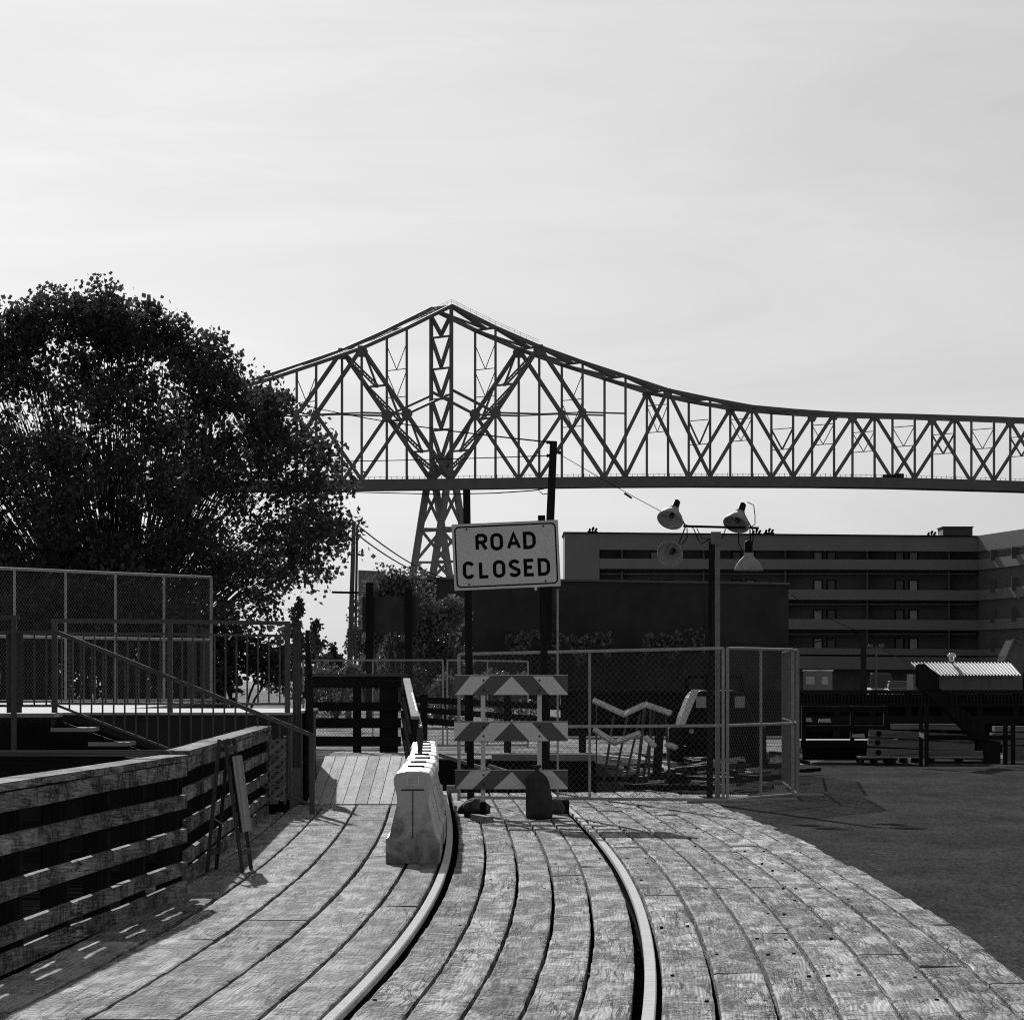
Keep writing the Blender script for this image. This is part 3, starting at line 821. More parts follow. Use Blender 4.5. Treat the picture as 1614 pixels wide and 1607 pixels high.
# letter boxes measured on the sign, in fractions of its width and height (x from the left edge, z from the bottom)
kx = SW / 167.5; kz = SH / 104.5
def lay(word, boxes, z0, h_):
    m = MB()
    for ch, (x0, w_) in zip(word, boxes): letter(m, ch, -SW / 2 + x0 * kx, -SH / 2 + z0 * kz, w_ * kx, h_ * kz, 5.3 * kx)
    m.build('lettering', M['letter'], bd)
lay('ROAD', [(36.3, 19.2), (59.8, 20), (85.3, 22.5), (111.3, 20)], 60.5, 27.5)
lay('CLOSED', [(14.5, 18.5), (40, 17), (62, 19.5), (86.5, 19), (110.5, 18), (132.5, 19.5)], 17.2, 28)
for (a, c) in ((-.72, .83), (.72, .83), (-.72, -.83), (.72, -.83)):
    m = MB(); p = S(a, c); m.lathe([(0, -.008), (.010, -.006), (.012, 0)], p + Vector((0, -.001, 0)), (0, 1, 0), 10); m.build('bolt', M['rust'], bd)
m = MB(); m.bar(P(735.4, 772, ys_ + .06), P(742.5, 1280, ys_ + .06), .088, .088); m.build('post', M['dark_z'], t)
m = MB(); m.bar(P(853.5, 812, ys_ + .06), P(862, 1280, ys_ + .06), .088, .088); m.build('post', M['dark_z'], t)
m = MB(); p = P(845, 928, ys_); m.lathe([(0, 0), (.02, .01), (.015, .03), (0, .04)], p, (0, -1, 0), 10); m.build('clamp', M['chrome'], t)

# ------------------------------------------------------------------ chain link panels
def wires(m, o, du, dv, L, H, pitch, r_):
    nrm = du.cross(dv).normalized()
    def seg(a, c, off):
        A = o + du * a[0] + dv * a[1] + nrm * off; B = o + du * c[0] + dv * c[1] + nrm * off
        d = (B - A).normalized(); s = d.cross(nrm) * r_; q = nrm * r_
        vs = [A + s - q * .6, A - s - q * .6, A + q, B + s - q * .6, B - s - q * .6, B + q]
        m.add(vs, [(0, 1, 4, 3), (1, 2, 5, 4), (2, 0, 3, 5)])
    x = -H
    while x < L:
        a0 = max(0, -x); a1 = min(H, L - x)
        if a1 > a0: seg((x + a0, a0), (x + a1, a1), -r_)
        a0 = max(0, -x); a1 = min(H, L - x)
        if a1 > a0: seg((x + a0, H - a0), (x + a1, H - a1), r_)
        x += pitch
def panel(label, p0, p1, grp, h0=2.0, h1=2.0, mid=True, nmid=1, feet=(True, True), lift=.04, r_=.021, mesh=True, pitch=.085, wr=.0018, name='mesh_fence_panel', zb=0.0, mt='galv'):
    p0 = Vector((p0[0], p0[1], zb)); p1 = Vector((p1[0], p1[1], zb)); d = (p1 - p0); L = d.length; d.normalize()
    o = thing(name, label, 'fence panel', p0, grp)
    top = lambda q: p0 + d * q + Vector((0, 0, h0 + (h1 - h0) * q / L))
    bot = lambda q: p0 + d * q + Vector((0, 0, lift))
    for q in [0.0, L]:
        m = MB(); m.tube([p0 + d * q, top(q)], r_, 8); m.build('post', M[mt], o)
    for i in range(nmid):
        q = L * (i + 1) / (nmid + 1); m = MB(); m.tube([bot(q), top(q)], r_ * .85, 8); m.build('post', M[mt], o)
    for z in [0, 1] + ([.49] if mid else []):
        m = MB(); m.tube([bot(0).lerp(top(0), z), bot(L).lerp(top(L), z)], r_ * .95, 8); m.build('rail', M[mt], o)
    for i, q in enumerate((0.0, L)):
        if feet[i]:
            m = MB(); a = p0 + d * q + Vector((0, 0, .026)); nrm = Vector((1, 0, 0)) if abs(d.x) > .5 else Vector((1, 0, 0))
            m.tube([a - nrm * .47, a + nrm * .42], .026, 8); m.build('foot', M[mt], o)
    if mesh:
        m = MB(); wires(m, p0 + Vector((0, 0, lift)) + d * .02, d, Vector((0, 0, 1)), L - .04, min(h0, h1) - lift, pitch, wr); m.build('mesh', M['wire'], o)
    return o
GP = 'temporary chain-link panels closing the road'
A = (2.73, 65.6); B = (3.81, 68.9)
panel('long chain-link panel facing the camera behind the barricade', (-.70, 67.0), A, GP, 1.93, 2.0, feet=(False, True))
panel('chain-link panel turning back from the bright corner post', (A[0] + .06, A[1] + .08), B, GP, feet=(False, True))
Mx = (4.0, 73.0); Cc = (4.1, 76.8); Dd = (4.75, 87.0)
panel('edge-on chain-link panel directly behind the corner panel', (B[0] + .08, B[1] + .15), Mx, GP, feet=(False, False), mt='greypost')
panel('edge-on chain-link panel, second behind the corner panel', (Mx[0] + .02, Mx[1] + .1), Cc, GP, feet=(False, True), mt='greypost')
panel('edge-on chain-link panel farthest behind the corner, its foot on the asphalt', (Cc[0] + .1, Cc[1] + .3), Dd, GP, nmid=3, feet=(False, True), mt='greypost')
GQ = 'far chain-link panels across the gravel yard'
panel('far chain-link panel behind the timber ramp gate', (P(478, 0, 121).x, 121), (P(698, 0, 120).x, 120), GQ, 2.05, 2.05, feet=(False, False), wr=.003)
panel('far chain-link panel between the ramp and the sign posts', (P(705, 0, 120).x, 120), (P(832, 0, 120).x, 119.5), GQ, 2.05, 2.02, feet=(True, False), wr=.003)
# tall fence on the platform
y0_, y1_ = 82.0, 87.6
p0 = P(-60, 0, y0_); p1 = P(333, 0, y1_); L = (p1 - p0).length
panel('tall chain-link fence with bright top rail standing on the left platform', (p0.x, y0_), (p1.x, y1_), None, 2.22, 2.16, mid=True, nmid=4, feet=(False, False), pitch=.075, wr=.0022, name='chain_link_fence', zb=PH, r_=.026)

# thin metal pole right of the sign
q = P(879, 925, 66.4); m = MB(); m.tube([(q.x, 66.4, 0), (q.x, 66.4, 2.78)], .014, 8); tag(m.build('metal_pole', M['galv']), 'thin pale metal pole just right of the ROAD CLOSED sign', 'pole')

# ------------------------------------------------------------------ utility poles, cables, flood light mast
t = thing('utility_pole', 'dark leaning timber pole rising behind the ROAD CLOSED sign', 'pole', (P(856, 0, 72.6).x, 72.6, -.4))
yp = 72.6
m = MB(); m.tube([P(855.5, 1262, yp), P(858, 1215, yp), P(860, 1100, yp), P(866, 850, yp), P(872.5, 695, yp)], [.085, .075, .068, .060, .052], 12); m.build('shaft', M['dark_z'], t)
for (u, v) in ((861, 697), (879, 713), (861, 718)):
    p = P(u, v, yp - .02); m = MB(); m.lathe([(.0, 0), (.022, .005), (.03, .02), (.018, .035), (.03, .05), (.0, .06)], p, (1, 0, 0), 10); m.build('insulator', M['black'], t)
def cable(label, pts, r_=.008, name='cable'):
    m = MB(); m.tube(pts, r_, 6); return tag(m.build(name, M['wire_dark']), label, 'cable', 'overhead cables')
def sag(a, c, s, n=14): return [a.lerp(c, i / n) + Vector((0, 0, -s * 4 * (i / n) * (1 - i / n))) for i in range(n + 1)]
cable('thin overhead cable from the pole top away to the left', sag(P(868, 697, yp), P(380, 607, 200), .25), .012)
cable('overhead cable running level to the left from the dark pole', sag(P(864, 718, yp), P(420, 728, 90), .02))
cable('overhead cable sloping from the dark pole down to the flood light mast', sag(P(876, 712, yp), P(1092, 832, 66.3), .02), .0045)
cable('low overhead cable with a loop below the bridge deck', [P(866, 777, yp), P(856, 779, yp), P(848, 772, yp), P(858, 770, yp), P(840, 773, yp), P(780, 777, 75), P(700, 779, 80), P(420, 772, 100)], .008)
m = MB(); p = P(990, 781, 70); m.tube([P(984, 777, 70), P(996, 785, 70)], .014, 8); tag(m.build('cable_insulator', M['black']), 'small black insulator on the sloping cable', 'insulator')

yl = 66.3
t = thing('floodlight_mast', 'flood light mast with four metal dome reflectors on a crossbar', 'light mast', (P(1131, 0, yl).x, yl, 0))
m = MB(); q = P(1131, 838, yl); m.box(q.x - .032, q.x + .032, yl - .03, yl + .03, 0, q.z); m.build('pole', M['greypost'], t)
m = MB(); q = P(1122, 856, yl + .12); m.tube([(q.x - .03, yl + .12, 0), (q.x, yl + .12, P(0, 852, yl).z)], .040, 10); m.build('timber_pole', M['dark_z'], t)
m = MB(); m.bar(P(1077, 829, yl), P(1196, 832, yl), .05, .03); m.build('crossbar', M['black'], t)
m = MB(); a = P(1124, 838, yl); m.box(a.x - .03, a.x + .1, yl - .06, yl - .031, a.z - .16, a.z); m.build('junction_box', M['greypost'], t)
def lamp(rim, ax, rad, neck):
    """dome reflector: rim centre, axis pointing from the rim back to the socket"""
    ax = Vector(ax).normalized(); h = rad * 1.05
    pr = [(rad, 0), (rad * 1.03, .006), (rad * .97, h * .18), (rad * .86, h * .42), (rad * .64, h * .7), (rad * .40, h * .92), (rad * .33, h * 1.0), (rad * .33, h * 1.25)]
    inner = [(q[0] - .006, q[1]) for q in pr[::-1] if q[0] > rad * .34]
    m = MB(); m.lathe(pr + [(rad * .2, h * 1.25), (rad * .2, h * .9)] + inner + [(rad, 0)], rim, ax, 28)
    o = m.build('lamp_reflector', M['galv'], t, smooth=True)
    m = MB(); m.lathe([(0, h * .3), (.03, h * .32), (.035, h * .5), (.02, h * .85), (.02, h * .95)], rim, ax, 12); m.build('bulb', M['glass'], o, smooth=True)
    m = MB(); m.lathe([(rad * .36, h * 1.22), (rad * .30, h * 1.3), (rad * .27, h * 1.9), (rad * .18, h * 2.0), (0, h * 2.02)], rim, ax, 14); m.build('socket', M['black'], o, smooth=True)
    s = Vector(rim) + ax * h * 1.2
    m = MB(); m.tube([s, s + Vector((.03, .05, .02)), Vector(neck)], .010, 6); m.build('bracket', M['black'], o)
lamp(P(1056, 820, yl - .1), (.28, .62, .72), .172, P(1080, 829, yl))
lamp(P(1160, 827, yl - .1), (.28, .55, .78), .172, P(1184, 831, yl))
lamp(P(1056, 873, yl - .1), (.30, .90, .28), .172, P(1080, 831, yl))
lamp(P(1180, 899, yl - .05), (.0, .03, 1), .185, P(1182, 834, yl))
for k, pts in enumerate(([(1083, 832), (1083, 848), (1074, 858)], [(1093, 832), (1100, 850), (1106, 856), (1124, 848)], [(1098, 832), (1106, 848), (1124, 850)],
                         [(1144, 833), (1138, 848), (1128, 850)], [(1164, 840), (1164, 856), (1172, 872)], [(1186, 832), (1187, 850), (1184, 868)], [(1178, 791), (1188, 796), (1190, 812), (1190, 826), (1184, 830)])):
    m = MB(); m.tube([P(u, v, yl - .02) for u, v in pts], .007, 6); m.build('lamp_cord', M['wire_dark'], t)

# ------------------------------------------------------------------ far side of the pit: debris, broken railing, loader
def loose(name, a, c, w_, h_, mat, label, cat, grp=None):
    m = MB(); m.bar(a, c, w_, h_); return tag(m.build(name, mat, bevel=.006), label, cat, grp)
loose('pit_beam', P(775, 1193, 103.6), P(1002, 1194, 103.6), .25, .14, M['pale_y'], 'long pale beam lying along the far edge of the pit', 'beam')
loose('loose_plank', P(640, 1172, 73.5), P(772, 1214, 72.5), .06, .05, M['pale_y'], 'pale plank sloping down into the pit behind the barricade', 'plank')
loose('loose_plank', P(770, 1206, 73), P(822, 1222, 72.6), .05, .04, M['pale_y'], 'short pale plank end resting lower in the pit', 'plank')
q = P(712, 1222, 71.75); m = MB(); m.box(q.x - .07, q.x + .12, 71.5, 71.8, -.1, .10); tag(m.build('timber_block', M['pale_y'], bevel=.006), 'small pale timber block at the pit edge left of the barricade', 'timber block')
# dark ranch-board fence in front of the sunlit yard
t = thing('ranch_fence', 'dark horizontal board fence running across the sunlit gravel yard', 'fence', P(790, 1140, 112))
for (vl, vr, vl2, vr2) in ((1097, 1112, 1107, 1121), (1113, 1133, 1122, 1143), (1129, 1150, 1140, 1160)):
    m = MB()
    m.hexa([P(652, vl2, 112), P(922, vr2, 112), P(922, vr2, 112.05), P(652, vl2, 112.05), P(652, vl, 112), P(922, vr, 112), P(922, vr, 112.05), P(652, vl, 112.05)])
    m.build('board', M['dark_x'], t)
for u in (668, 738, 800, 860, 918):
    m = MB(); a = P(u, 1094, 112.12); m.box(a.x - .08, a.x + .08, 112.06, 112.2, -.1, a.z); m.build('post', M['dark_z'], t)
# collapsed railing
yc = 74.5
t = thing('broken_railing', 'collapsed railing of white boards sagging in zigzags over thin leaning stakes', 'railing', P(980, 1238, yc))
for (a, c) in (((935, 1103), (983, 1125)), ((981, 1126), (1016, 1110)), ((1016, 1109), (1058, 1124)), ((936, 1149), (970, 1171)), ((966, 1171), (1009, 1155)), ((1017, 1161), (1032, 1176)), ((1050, 1172), (1066, 1178))):
    m = MB(); A_ = P(*a, yc); C_ = P(*c, yc - .15); m.bar(A_, C_, .075, .045, up=(0, -.75, .66)); m.build('board', M['white_board'], t)
for (a, c, w_) in (((1017, 1110), (1003, 1238), .035), ((967, 1130), (951, 1236), .025), ((989, 1128), (968, 1236), .025), ((1009, 1126), (986, 1228), .025), ((1034, 1112), (1012, 1236), .028), ((940, 1110), (940, 1215), .02), ((1048, 1118), (1056, 1228), .03), ((1026, 1112), (1022, 1236), .03)):
    m = MB(); m.bar(P(*a, yc + .08), P(*c, yc - .05), w_, w_); m.build('stake', M['post'], t)
m = MB(); m.bar(P(1042, 1114, yc + .1), P(1034, 1238, yc + .1), .13, .13); m.build('post', M['dark_z'], t)
# rubble beams and tangled lumber on the ground beyond the fence
for i, (a, c, w_, lb) in enumerate((((945, 1204), (1060, 1218), .17, 'pale broken kerb beam behind the collapsed railing'), ((890, 1232), (1150, 1236), .08, 'long dark pole lying on the ground behind the mesh panel'),
        ((985, 1246), (1125, 1248), .07, 'dark pipe lying nearest the mesh panel'), ((1060, 1216), (1190, 1214), .10, 'pale flattened board behind the loader tyres'), ((1090, 1226), (1240, 1230), .07, 'dark rod lying below the corner panel'),
        ((1262, 1219), (1292, 1217), .06, 'short pipe end lying on asphalt right of the corner panel'), ((1000, 1200), (1060, 1226), .12, 'pale beam leaning beside the thick dark post'))):
    A_ = G(*a); C_ = G(*c); A_.z = C_.z = .04 + w_ / 2 - .02
    loose('debris_beam', A_, C_, w_, w_, M['pale_y'] if 'pale' in lb else M['dark_x'], lb, 'beam', 'lumber lying behind the mesh panel')
rr_ = random.Random(31)
for nm, mt_, cnt, zmax in (('rubble', 'dark_x', 150, .14), ('rubble', 'pale_y', 420, .10), ('rubble', 'post', 160, .10)):
    m = MB()
    for i in range(cnt):
        y_ = 73 + 31 * rr_.random() ** 1.3; fx = rr_.random(); xl, xr = 2.05, 3.25 + max(0, (y_ - 71)) * .085
        if y_ > 104.5: continue
        x_ = xl + (xr - xl) * fx; L_ = rr_.uniform(.08, .75); a_ = rr_.uniform(-1.2, 1.2); z_ = rr_.uniform(.0, zmax)
        d_ = Vector((math.cos(a_), math.sin(a_), rr_.uniform(-.12, .12))) * L_ / 2; c_ = Vector((x_, y_, z_))
        m.bar(c_ - d_, c_ + d_, rr_.uniform(.03, .14), rr_.uniform(.02, .08))
    m.build(nm, M[mt_], kind='stuff')
yw_ = 140.0
t = thing('flat_wagon', 'long low black wagon standing across the yard behind the collapsed railing', 'wagon', P(980, 1161, yw_))
a, c = P(884, 1165, yw_), P(1262, 1088, yw_)
m = MB(); m.box(a.x, c.x, yw_, yw_ + 2.4, .45, P(0, 1093, yw_).z); m.build('side', M['black'], t)
m = MB(); m.box(a.x - .05, c.x + .05, yw_ - .05, yw_ + 2.45, P(0, 1093, yw_).z + .002, P(0, 1088, yw_).z); m.build('rim', M['dark_x'], t)
m = MB(); m.box(a.x + .2, c.x - .2, yw_ + .3, yw_ + 2.0, .02, .448); m.build('chassis', M['black'], t)
for i in range(18):
    xx = a.x + .1 + (c.x - a.x - .2) * i / 17
    m = MB(); m.box(xx - .03, xx + .03, yw_ - .04, yw_ - .002, .5, P(0, 1095, yw_).z); m.build('stake', M['dark_z'], t)
# compact loader seen from behind
yk = 88.0
kk = F / yk
t = thing('compact_loader', 'dark compact loader parked behind the mesh, its sunlit hood edge painted as a pale strip', 'loader', P(1125, 1215, yk))
X = lambda u: P(u, 0, yk).x
Zv = lambda v: P(0, v, yk).z
body = [(X(1070), Zv(1142)), (X(1092), Zv(1088)), (X(1172), Zv(1088)), (X(1194), Zv(1142)), (X(1190), Zv(1178)), (X(1076), Zv(1178))]
m = MB(); m.prism([(x, yk, z) for x, z in body], (0, 2.6, 0)); bo = m.build('hood', M['black'], t, bevel=.14)
m = MB()
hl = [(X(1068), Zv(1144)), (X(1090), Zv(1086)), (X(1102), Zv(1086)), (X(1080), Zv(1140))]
m.prism([(x, yk - .06, z) for x, z in hl], (0, .055, 0)); m.build('sunlit_edge_strip', M['stripe'], bo)  # pale strip painted in as sunlight on the hood edge
for u in (1105, 1166):
    m = MB(); m.box(X(u - 8), X(u + 8), yk - .02, yk - .001, Zv(1115), Zv(1097)); m.build('lamp_panel', M['curtain'], bo)
m = MB(); m.lathe([(0, -.02), (.04, -.02), (.045, 0)], (X(1090), yk - .003, Zv(1152)), (0, 1, 0), 16); m.build('emblem', M['galv'], bo)
m = MB(); m.box(X(1082), X(1186), yk + .1, yk + 2.2, .25, Zv(1178) - .002); m.build('chassis', M['black'], t, bevel=.02)
for (u, yy) in ((1066, yk + .3), (1196, yk + .3), (1068, yk + 1.7), (1194, yk + 1.7)):
    m = MB(); r_ = .40
    m.lathe([(r_ * .5, -.12), (r_ * .92, -.13), (r_, -.09), (r_, .09), (r_ * .92, .13), (r_ * .5, .12), (r_ * .5, -.12)], (X(u), yy, r_ + .0), (1, 0, 0), 28)
    w_ = m.build('wheel', M['rubber'], t, smooth=False)
    m = MB(); m.lathe([(0, -.07), (r_ * .48, -.08), (r_ * .48, .08), (0, .07)], (X(u), yy, r_), (1, 0, 0), 18); m.build('rim', M['railpaint'], w_)
for (u, v0) in ((1117, 1062), (1128, 1068)):
    m = MB(); m.tube([(X(u), yk + .8, Zv(1089)), (X(u), yk + .8, Zv(v0)), (X(u) + .04, yk + .8, Zv(v0 - 4))], .03, 8); m.build('exhaust_pipe', M['black'], t)
m = MB()
for yy in (yk + 1.4, yk + 2.3):
    for u in (1088, 1176): m.tube([(X(u), yy, Zv(1090)), (X(u), yy, Zv(1068))], .03, 6)
m.tube([(X(1088), yk + 1.4, Zv(1066)), (X(1176), yk + 1.4, Zv(1066))], .03, 6); m.build('roll_bar', M['black'], t)

# ------------------------------------------------------------------ right-hand yard: platform rail, steps, lumber
yr = 112.0
t = thing('timber_walkway', 'long dark timber walkway with baluster railing at the back of the asphalt', 'walkway', P(1430, 1160, yr))
x0, x1 = P(1258, 0, yr).x, P(1720, 0, yr).x
zz = lambda v: P(0, v, yr).z
def hb(name, v0, v1, a=x0, c=x1, d0=.0, d1=.1, mt='dark_x'):
    m = MB(); m.box(a, c, yr + d0, yr + d1, zz(v1), zz(v0)); return m.build(name, M[mt], t)
hb('top_rail', 1087, 1093); hb('lower_rail', 1108, 1113); hb('walk_edge', 1128, 1140, d0=-.02, d1=1.6)
hb('shade_backing', 1094, 1192, d0=.26, d1=.30, mt='shade_dark')  # near-black sheet added to hide bright gravel where the view is dark
n = 84
for i in range(n):
    xx = x0 + .05 + (x1 - x0 - .1) * i / (n - 1)
    m = MB(); m.box(xx - .02, xx + .02, yr + .02, yr + .06, zz(1108), zz(1093)); m.build('baluster', M['dark_z'], t)
for i in range(9):
    xx = x0 + .06 + (x1 - x0 - .12) * i / 8
    m = MB(); m.box(xx - .07, xx + .07, yr + .11, yr + .25, -.05, zz(1088)); m.build('post', M['dark_z'], t)
# storage rack under the walkway
yt = 98.0
q0, q1 = P(1262, 0, yt).x, P(1425, 0, yt).x
t = thing('storage_rack', 'long black open-sided storage rack standing left of the lumber', 'rack', ((q0 + q1) / 2, yt, 0))
zt = lambda v: P(0, v, yt).z
m = MB(); m.box(q0, q1, yt, yt + 2.0, zt(1178), zt(1166)); m.build('shelf', M['black'], t)
m = MB(); m.box(q0 + .1, q1 - .3, yt + .05, yt + .12, zt(1152), zt(1143)); m.build('side_board', M['black'], t)
m = MB(); m.box(q0 + .05, q1 - .1, yt + .3, yt + 1.7, 0.03, zt(1178) - .002); m.build('base', M['black'], t)
for xx in (q0 + .06, (q0 + q1) / 2, q1 - .35):
    m = MB(); m.box(xx - .04, xx + .04, yt + .02, yt + .1, zt(1166), zt(1112)); m.build('stake', M['black'], t)
m = MB(); m.box(q0 + .1, q1 - .3, yt + .051, yt + .12, zt(1122), zt(1113)); m.build('side_board', M['black'], t)
for (u, v, wd, lb) in ((1275, 1134, 10, 'white rag on the black storage rack at its left end'), (1300, 1135, 20, 'crumpled pale sheet on the black storage rack'), (1353, 1159, 21, 'small white box at the right end of the black storage rack')):
    m = MB(); a = P(u - wd / 2, v + 2.5, yt - .04); c = P(u + wd / 2, v - 2.5, yt - .04); m.hexa([(a.x, yt - .05, a.z), (c.x, yt - .05, a.z - .01), (c.x, yt + .04, a.z - .01), (a.x, yt + .04, a.z), (a.x + .02, yt - .05, c.z), (c.x - .02, yt - .05, c.z + .01), (c.x - .02, yt + .04, c.z), (a.x + .02, yt + .04, c.z)])
    tag(m.build('scrap_sheet' if 'box' not in lb else 'small_box', M['curtain']), lb, 'scrap' if 'box' not in lb else 'box')
# portable steps
yq = 93.0
t = thing('wooden_steps', 'black wooden steps climbing steeply to the upper left over the lumber', 'steps', P(1560, 1207, yq))
zs = lambda v: P(0, v, yq).z
xs_ = lambda u: P(u, 0, yq).x
for dy in (0.0, .85):
    m = MB()
    pts = [(1449, 1048), (1456, 1045), (1480, 1063), (1480, 1088), (1506, 1092), (1506, 1112), (1530, 1124), (1530, 1136), (1553, 1138), (1553, 1166), (1577, 1168), (1577, 1204), (1558, 1204), (1556, 1184), (1538, 1166), (1520, 1148), (1449, 1082)]
    m.prism([(xs_(u), yq + dy, zs(v)) for u, v in pts], (0, .05, 0)); m.build('stringer', M['dark_z'], t)
for (u0, u1, v) in ((1462, 1484, 1088.5), (1484, 1509, 1112.5), (1508, 1532, 1136.5), (1531, 1556, 1166.5)):
    m = MB(); m.box(xs_(u0), xs_(u1), yq - .02, yq + .92, zs(v) - .001, zs(v) + .04); m.build('tread', M['dark_x'], t)
for u in (1452, 1460):
    m = MB(); m.box(xs_(u - 3), xs_(u + 3), yq + (.051 if u == 1452 else -.1), yq + (.12 if u == 1452 else -.01), 0, zs(1111)); m.build('leg', M['dark_z'], t)
m = MB(); m.box(xs_(1463), xs_(1600), yq - .06, yq - .012, zs(1166), zs(1158)); m.build('cross_rail', M['dark_x'], t)
m = MB(); m.box(xs_(1463), xs_(1562), yq - .06, yq - .012, zs(1204), zs(1199)); m.build('cross_rail', M['dark_x'], t)
m = MB(); m.hexa([P(1448.5, 1160, yq - .101), P(1456, 1164, yq - .101), P(1456, 1164, yq - .095), P(1448.5, 1160, yq - .095), P(1448.5, 1153, yq - .101), P(1456, 1156, yq - .101), P(1456, 1156, yq - .095), P(1448.5, 1153, yq - .095)]); m.build('reflector', M['stripe'], t)
# lumber stack on pallets
yv = 97.0
def beam(label, u0, v0, u1, v1, h_, y, d_=.35):
    m = MB(); a = P(u0, v0, y); c = P(u1, v1, y); m.bar(a, c, d_, h_); o = m.build('timber_beam', M['timber_stack'], bevel=.012)
    if h_ > .12:
        q = a.lerp(c, .085); m = MB(); m.lathe([(0, -.004), (.055, -.004), (.055, .0)], (q.x, y - d_ / 2 - .001, q.z), (0, 1, 0), 14); m.build('bolt_hole', M['black'], o)
    return tag(o, label, 'timber beam', 'timber beams stacked at the right')
beam('thick grey timber at the bottom of the stack by the steps', 1367, 1185, 1560, 1191, .165, yv)
beam('thick grey timber second in the stack, bolt holes at its end', 1368, 1169, 1535, 1177, .16, yv + .03)
beam('thick grey timber third in the stack behind the steps', 1370, 1155, 1535, 1164, .145, yv)
beam('thinner pale timber lying on top of the stack', 1404, 1146, 1520, 1147, .07, yv + .6, .5)
beam('grey plank topmost on the stack', 1404, 1142, 1512, 1142, .04, yv + .6, .5)
for i, (u0, u1, lb) in enumerate(((1355, 1404, 'low wooden pallet under the left end of the timber stack'), (1405, 1449, 'low wooden pallet under the middle of the timber stack'), (1466, 1562, 'long low pallet under the right end of the timber stack'))):
    a, c = P(u0, 0, yv - .3).x, P(u1, 0, yv - .3).x
    o = thing('pallet', lb, 'pallet', ((a + c) / 2, yv, 0), 'pallets under the timber stack')
    for k in range(4):
        m = MB(); m.box(a, c, yv - .45 + k * .32, yv - .25 + k * .32, .10, .13); m.build('slat', M['pale_y'], o)
    for xx in (a + .04, (a + c) / 2, c - .04):
        m = MB(); m.box(xx - .035, xx + .035, yv - .44, yv + .8, 0, .099); m.build('bearer', M['dark_y'], o)
# stacked items right of the steps
for i, (u, lb) in enumerate(((1585, 'dark square bollard left of its pair at the right edge'), (1597, 'dark square bollard right of its pair at the right edge'))):
    q = P(u, 0, 95); m = MB(); m.box(q.x - .04, q.x + .04, 95, 95.1, 0, P(0, 1140, 95).z); tag(m.build('bollard', M['dark_z'], bevel=.005), lb, 'bollard')
q0, q1 = P(1560, 0, 99).x, P(1650, 0, 99).x
m = MB()
for k in range(3): m.box(q0 + .05 * k, q1, 99, 99.6, .32 + k * .13, .42 + k * .13)
m.box(q0 + .3, q1, 99.05, 99.5, 0, .31)
tag(m.build('plank_pile', M['timber_stack'], bevel=.006), 'pile of dark planks cut by the right edge behind the bollards', 'plank pile')

# ------------------------------------------------------------------ sheds, vehicles, far clutter
yh = 250.0
t = thing('tool_shed', 'low shed with a bright corrugated metal roof at the right', 'shed', P(1525, 1121, yh))
sx = lambda u: P(u, 0, yh).x
sz = lambda v: P(0, v, yh).z
m = MB(); m.box(sx(1440), sx(1600), yh + .3, yh + 4.3, -.1, sz(1062)); m.build('wall', M['shedwall'], t)
vs = []; fs = []; nx = 240
for i in range(nx + 1):
    s = i / nx; dz = .045 * math.sin(s * 2 * math.pi * 30)
    ue = 1454 + (1609 - 1454) * s; ur = 1441 + (1600 - 1441) * s
    vs += [(sx(ue), yh - .05, sz(1063) + dz), (sx(ur), yh + 2.3, sz(1044) + dz), (sx(ue) + .2, yh + 4.6, sz(1063) + dz)]
for i in range(nx):
    a = i * 3; fs += [(a, a + 3, a + 4, a + 1), (a + 1, a + 4, a + 5, a + 2)]
m = MB(); m.add(vs, fs); ro_ = m.build('roof', M['metalroof'], t)
sm = ro_.modifiers.new('thickness', 'SOLIDIFY'); sm.thickness = .03
m = MB(); m.lathe([(.12, -.1), (.12, .12), (.22, .14), (.22, .2), (.14, .30), (0, .33)], P(1500, 1039, yh + 2.3), (0, 0, 1), 20); m.build('roof_vent', M['chrome'], ro_, smooth=True)
m = MB()
for u in (1480, 1520, 1560): m.box(sx(u), sx(u + 1.2), yh + .27, yh + .299, 0, sz(1064))
m.build('batten', M['shedwall'], t)
yj = 300.0
t = thing('gabled_shed', 'narrow plank shed with a steep gable at the right edge', 'shed', P(1605, 1112, yj))
jx = lambda u: P(u, 0, yj).x
jz = lambda v: P(0, v, yj).z
m = MB(); m.prism([(jx(1586), yj, -.1), (jx(1660), yj, -.1), (jx(1660), yj, jz(1036)), (jx(1598), yj, jz(1009)), (jx(1586), yj, jz(1034))], (0, 5, 0)); m.build('wall', M['shedwall'], t)
m = MB(); m.bar(P(1583, 1042, yj), P(1598, 1007, yj), .5, .1); m.bar(P(1598, 1007, yj), P(1664, 1040, yj), .5, .1); m.prism([P(1584, 1041, yj + .3), P(1598, 1008, yj + .3), P(1664, 1040.5, yj + .3)], (0, 4.9, 0)); m.build('roof', M['shedwall'], t)
m = MB(); m.box(jx(1612), jx(1640), yj - .03, yj - .002, -.1, jz(1060)); m.build('door', M['black'], t)
m = MB()
for k in range(14): m.box(jx(1588 + k * 5), jx(1588 + k * 5) + .05, yj - .02, yj - .001, 0, jz(1040))
m.build('batten', M['shedwall'], t)

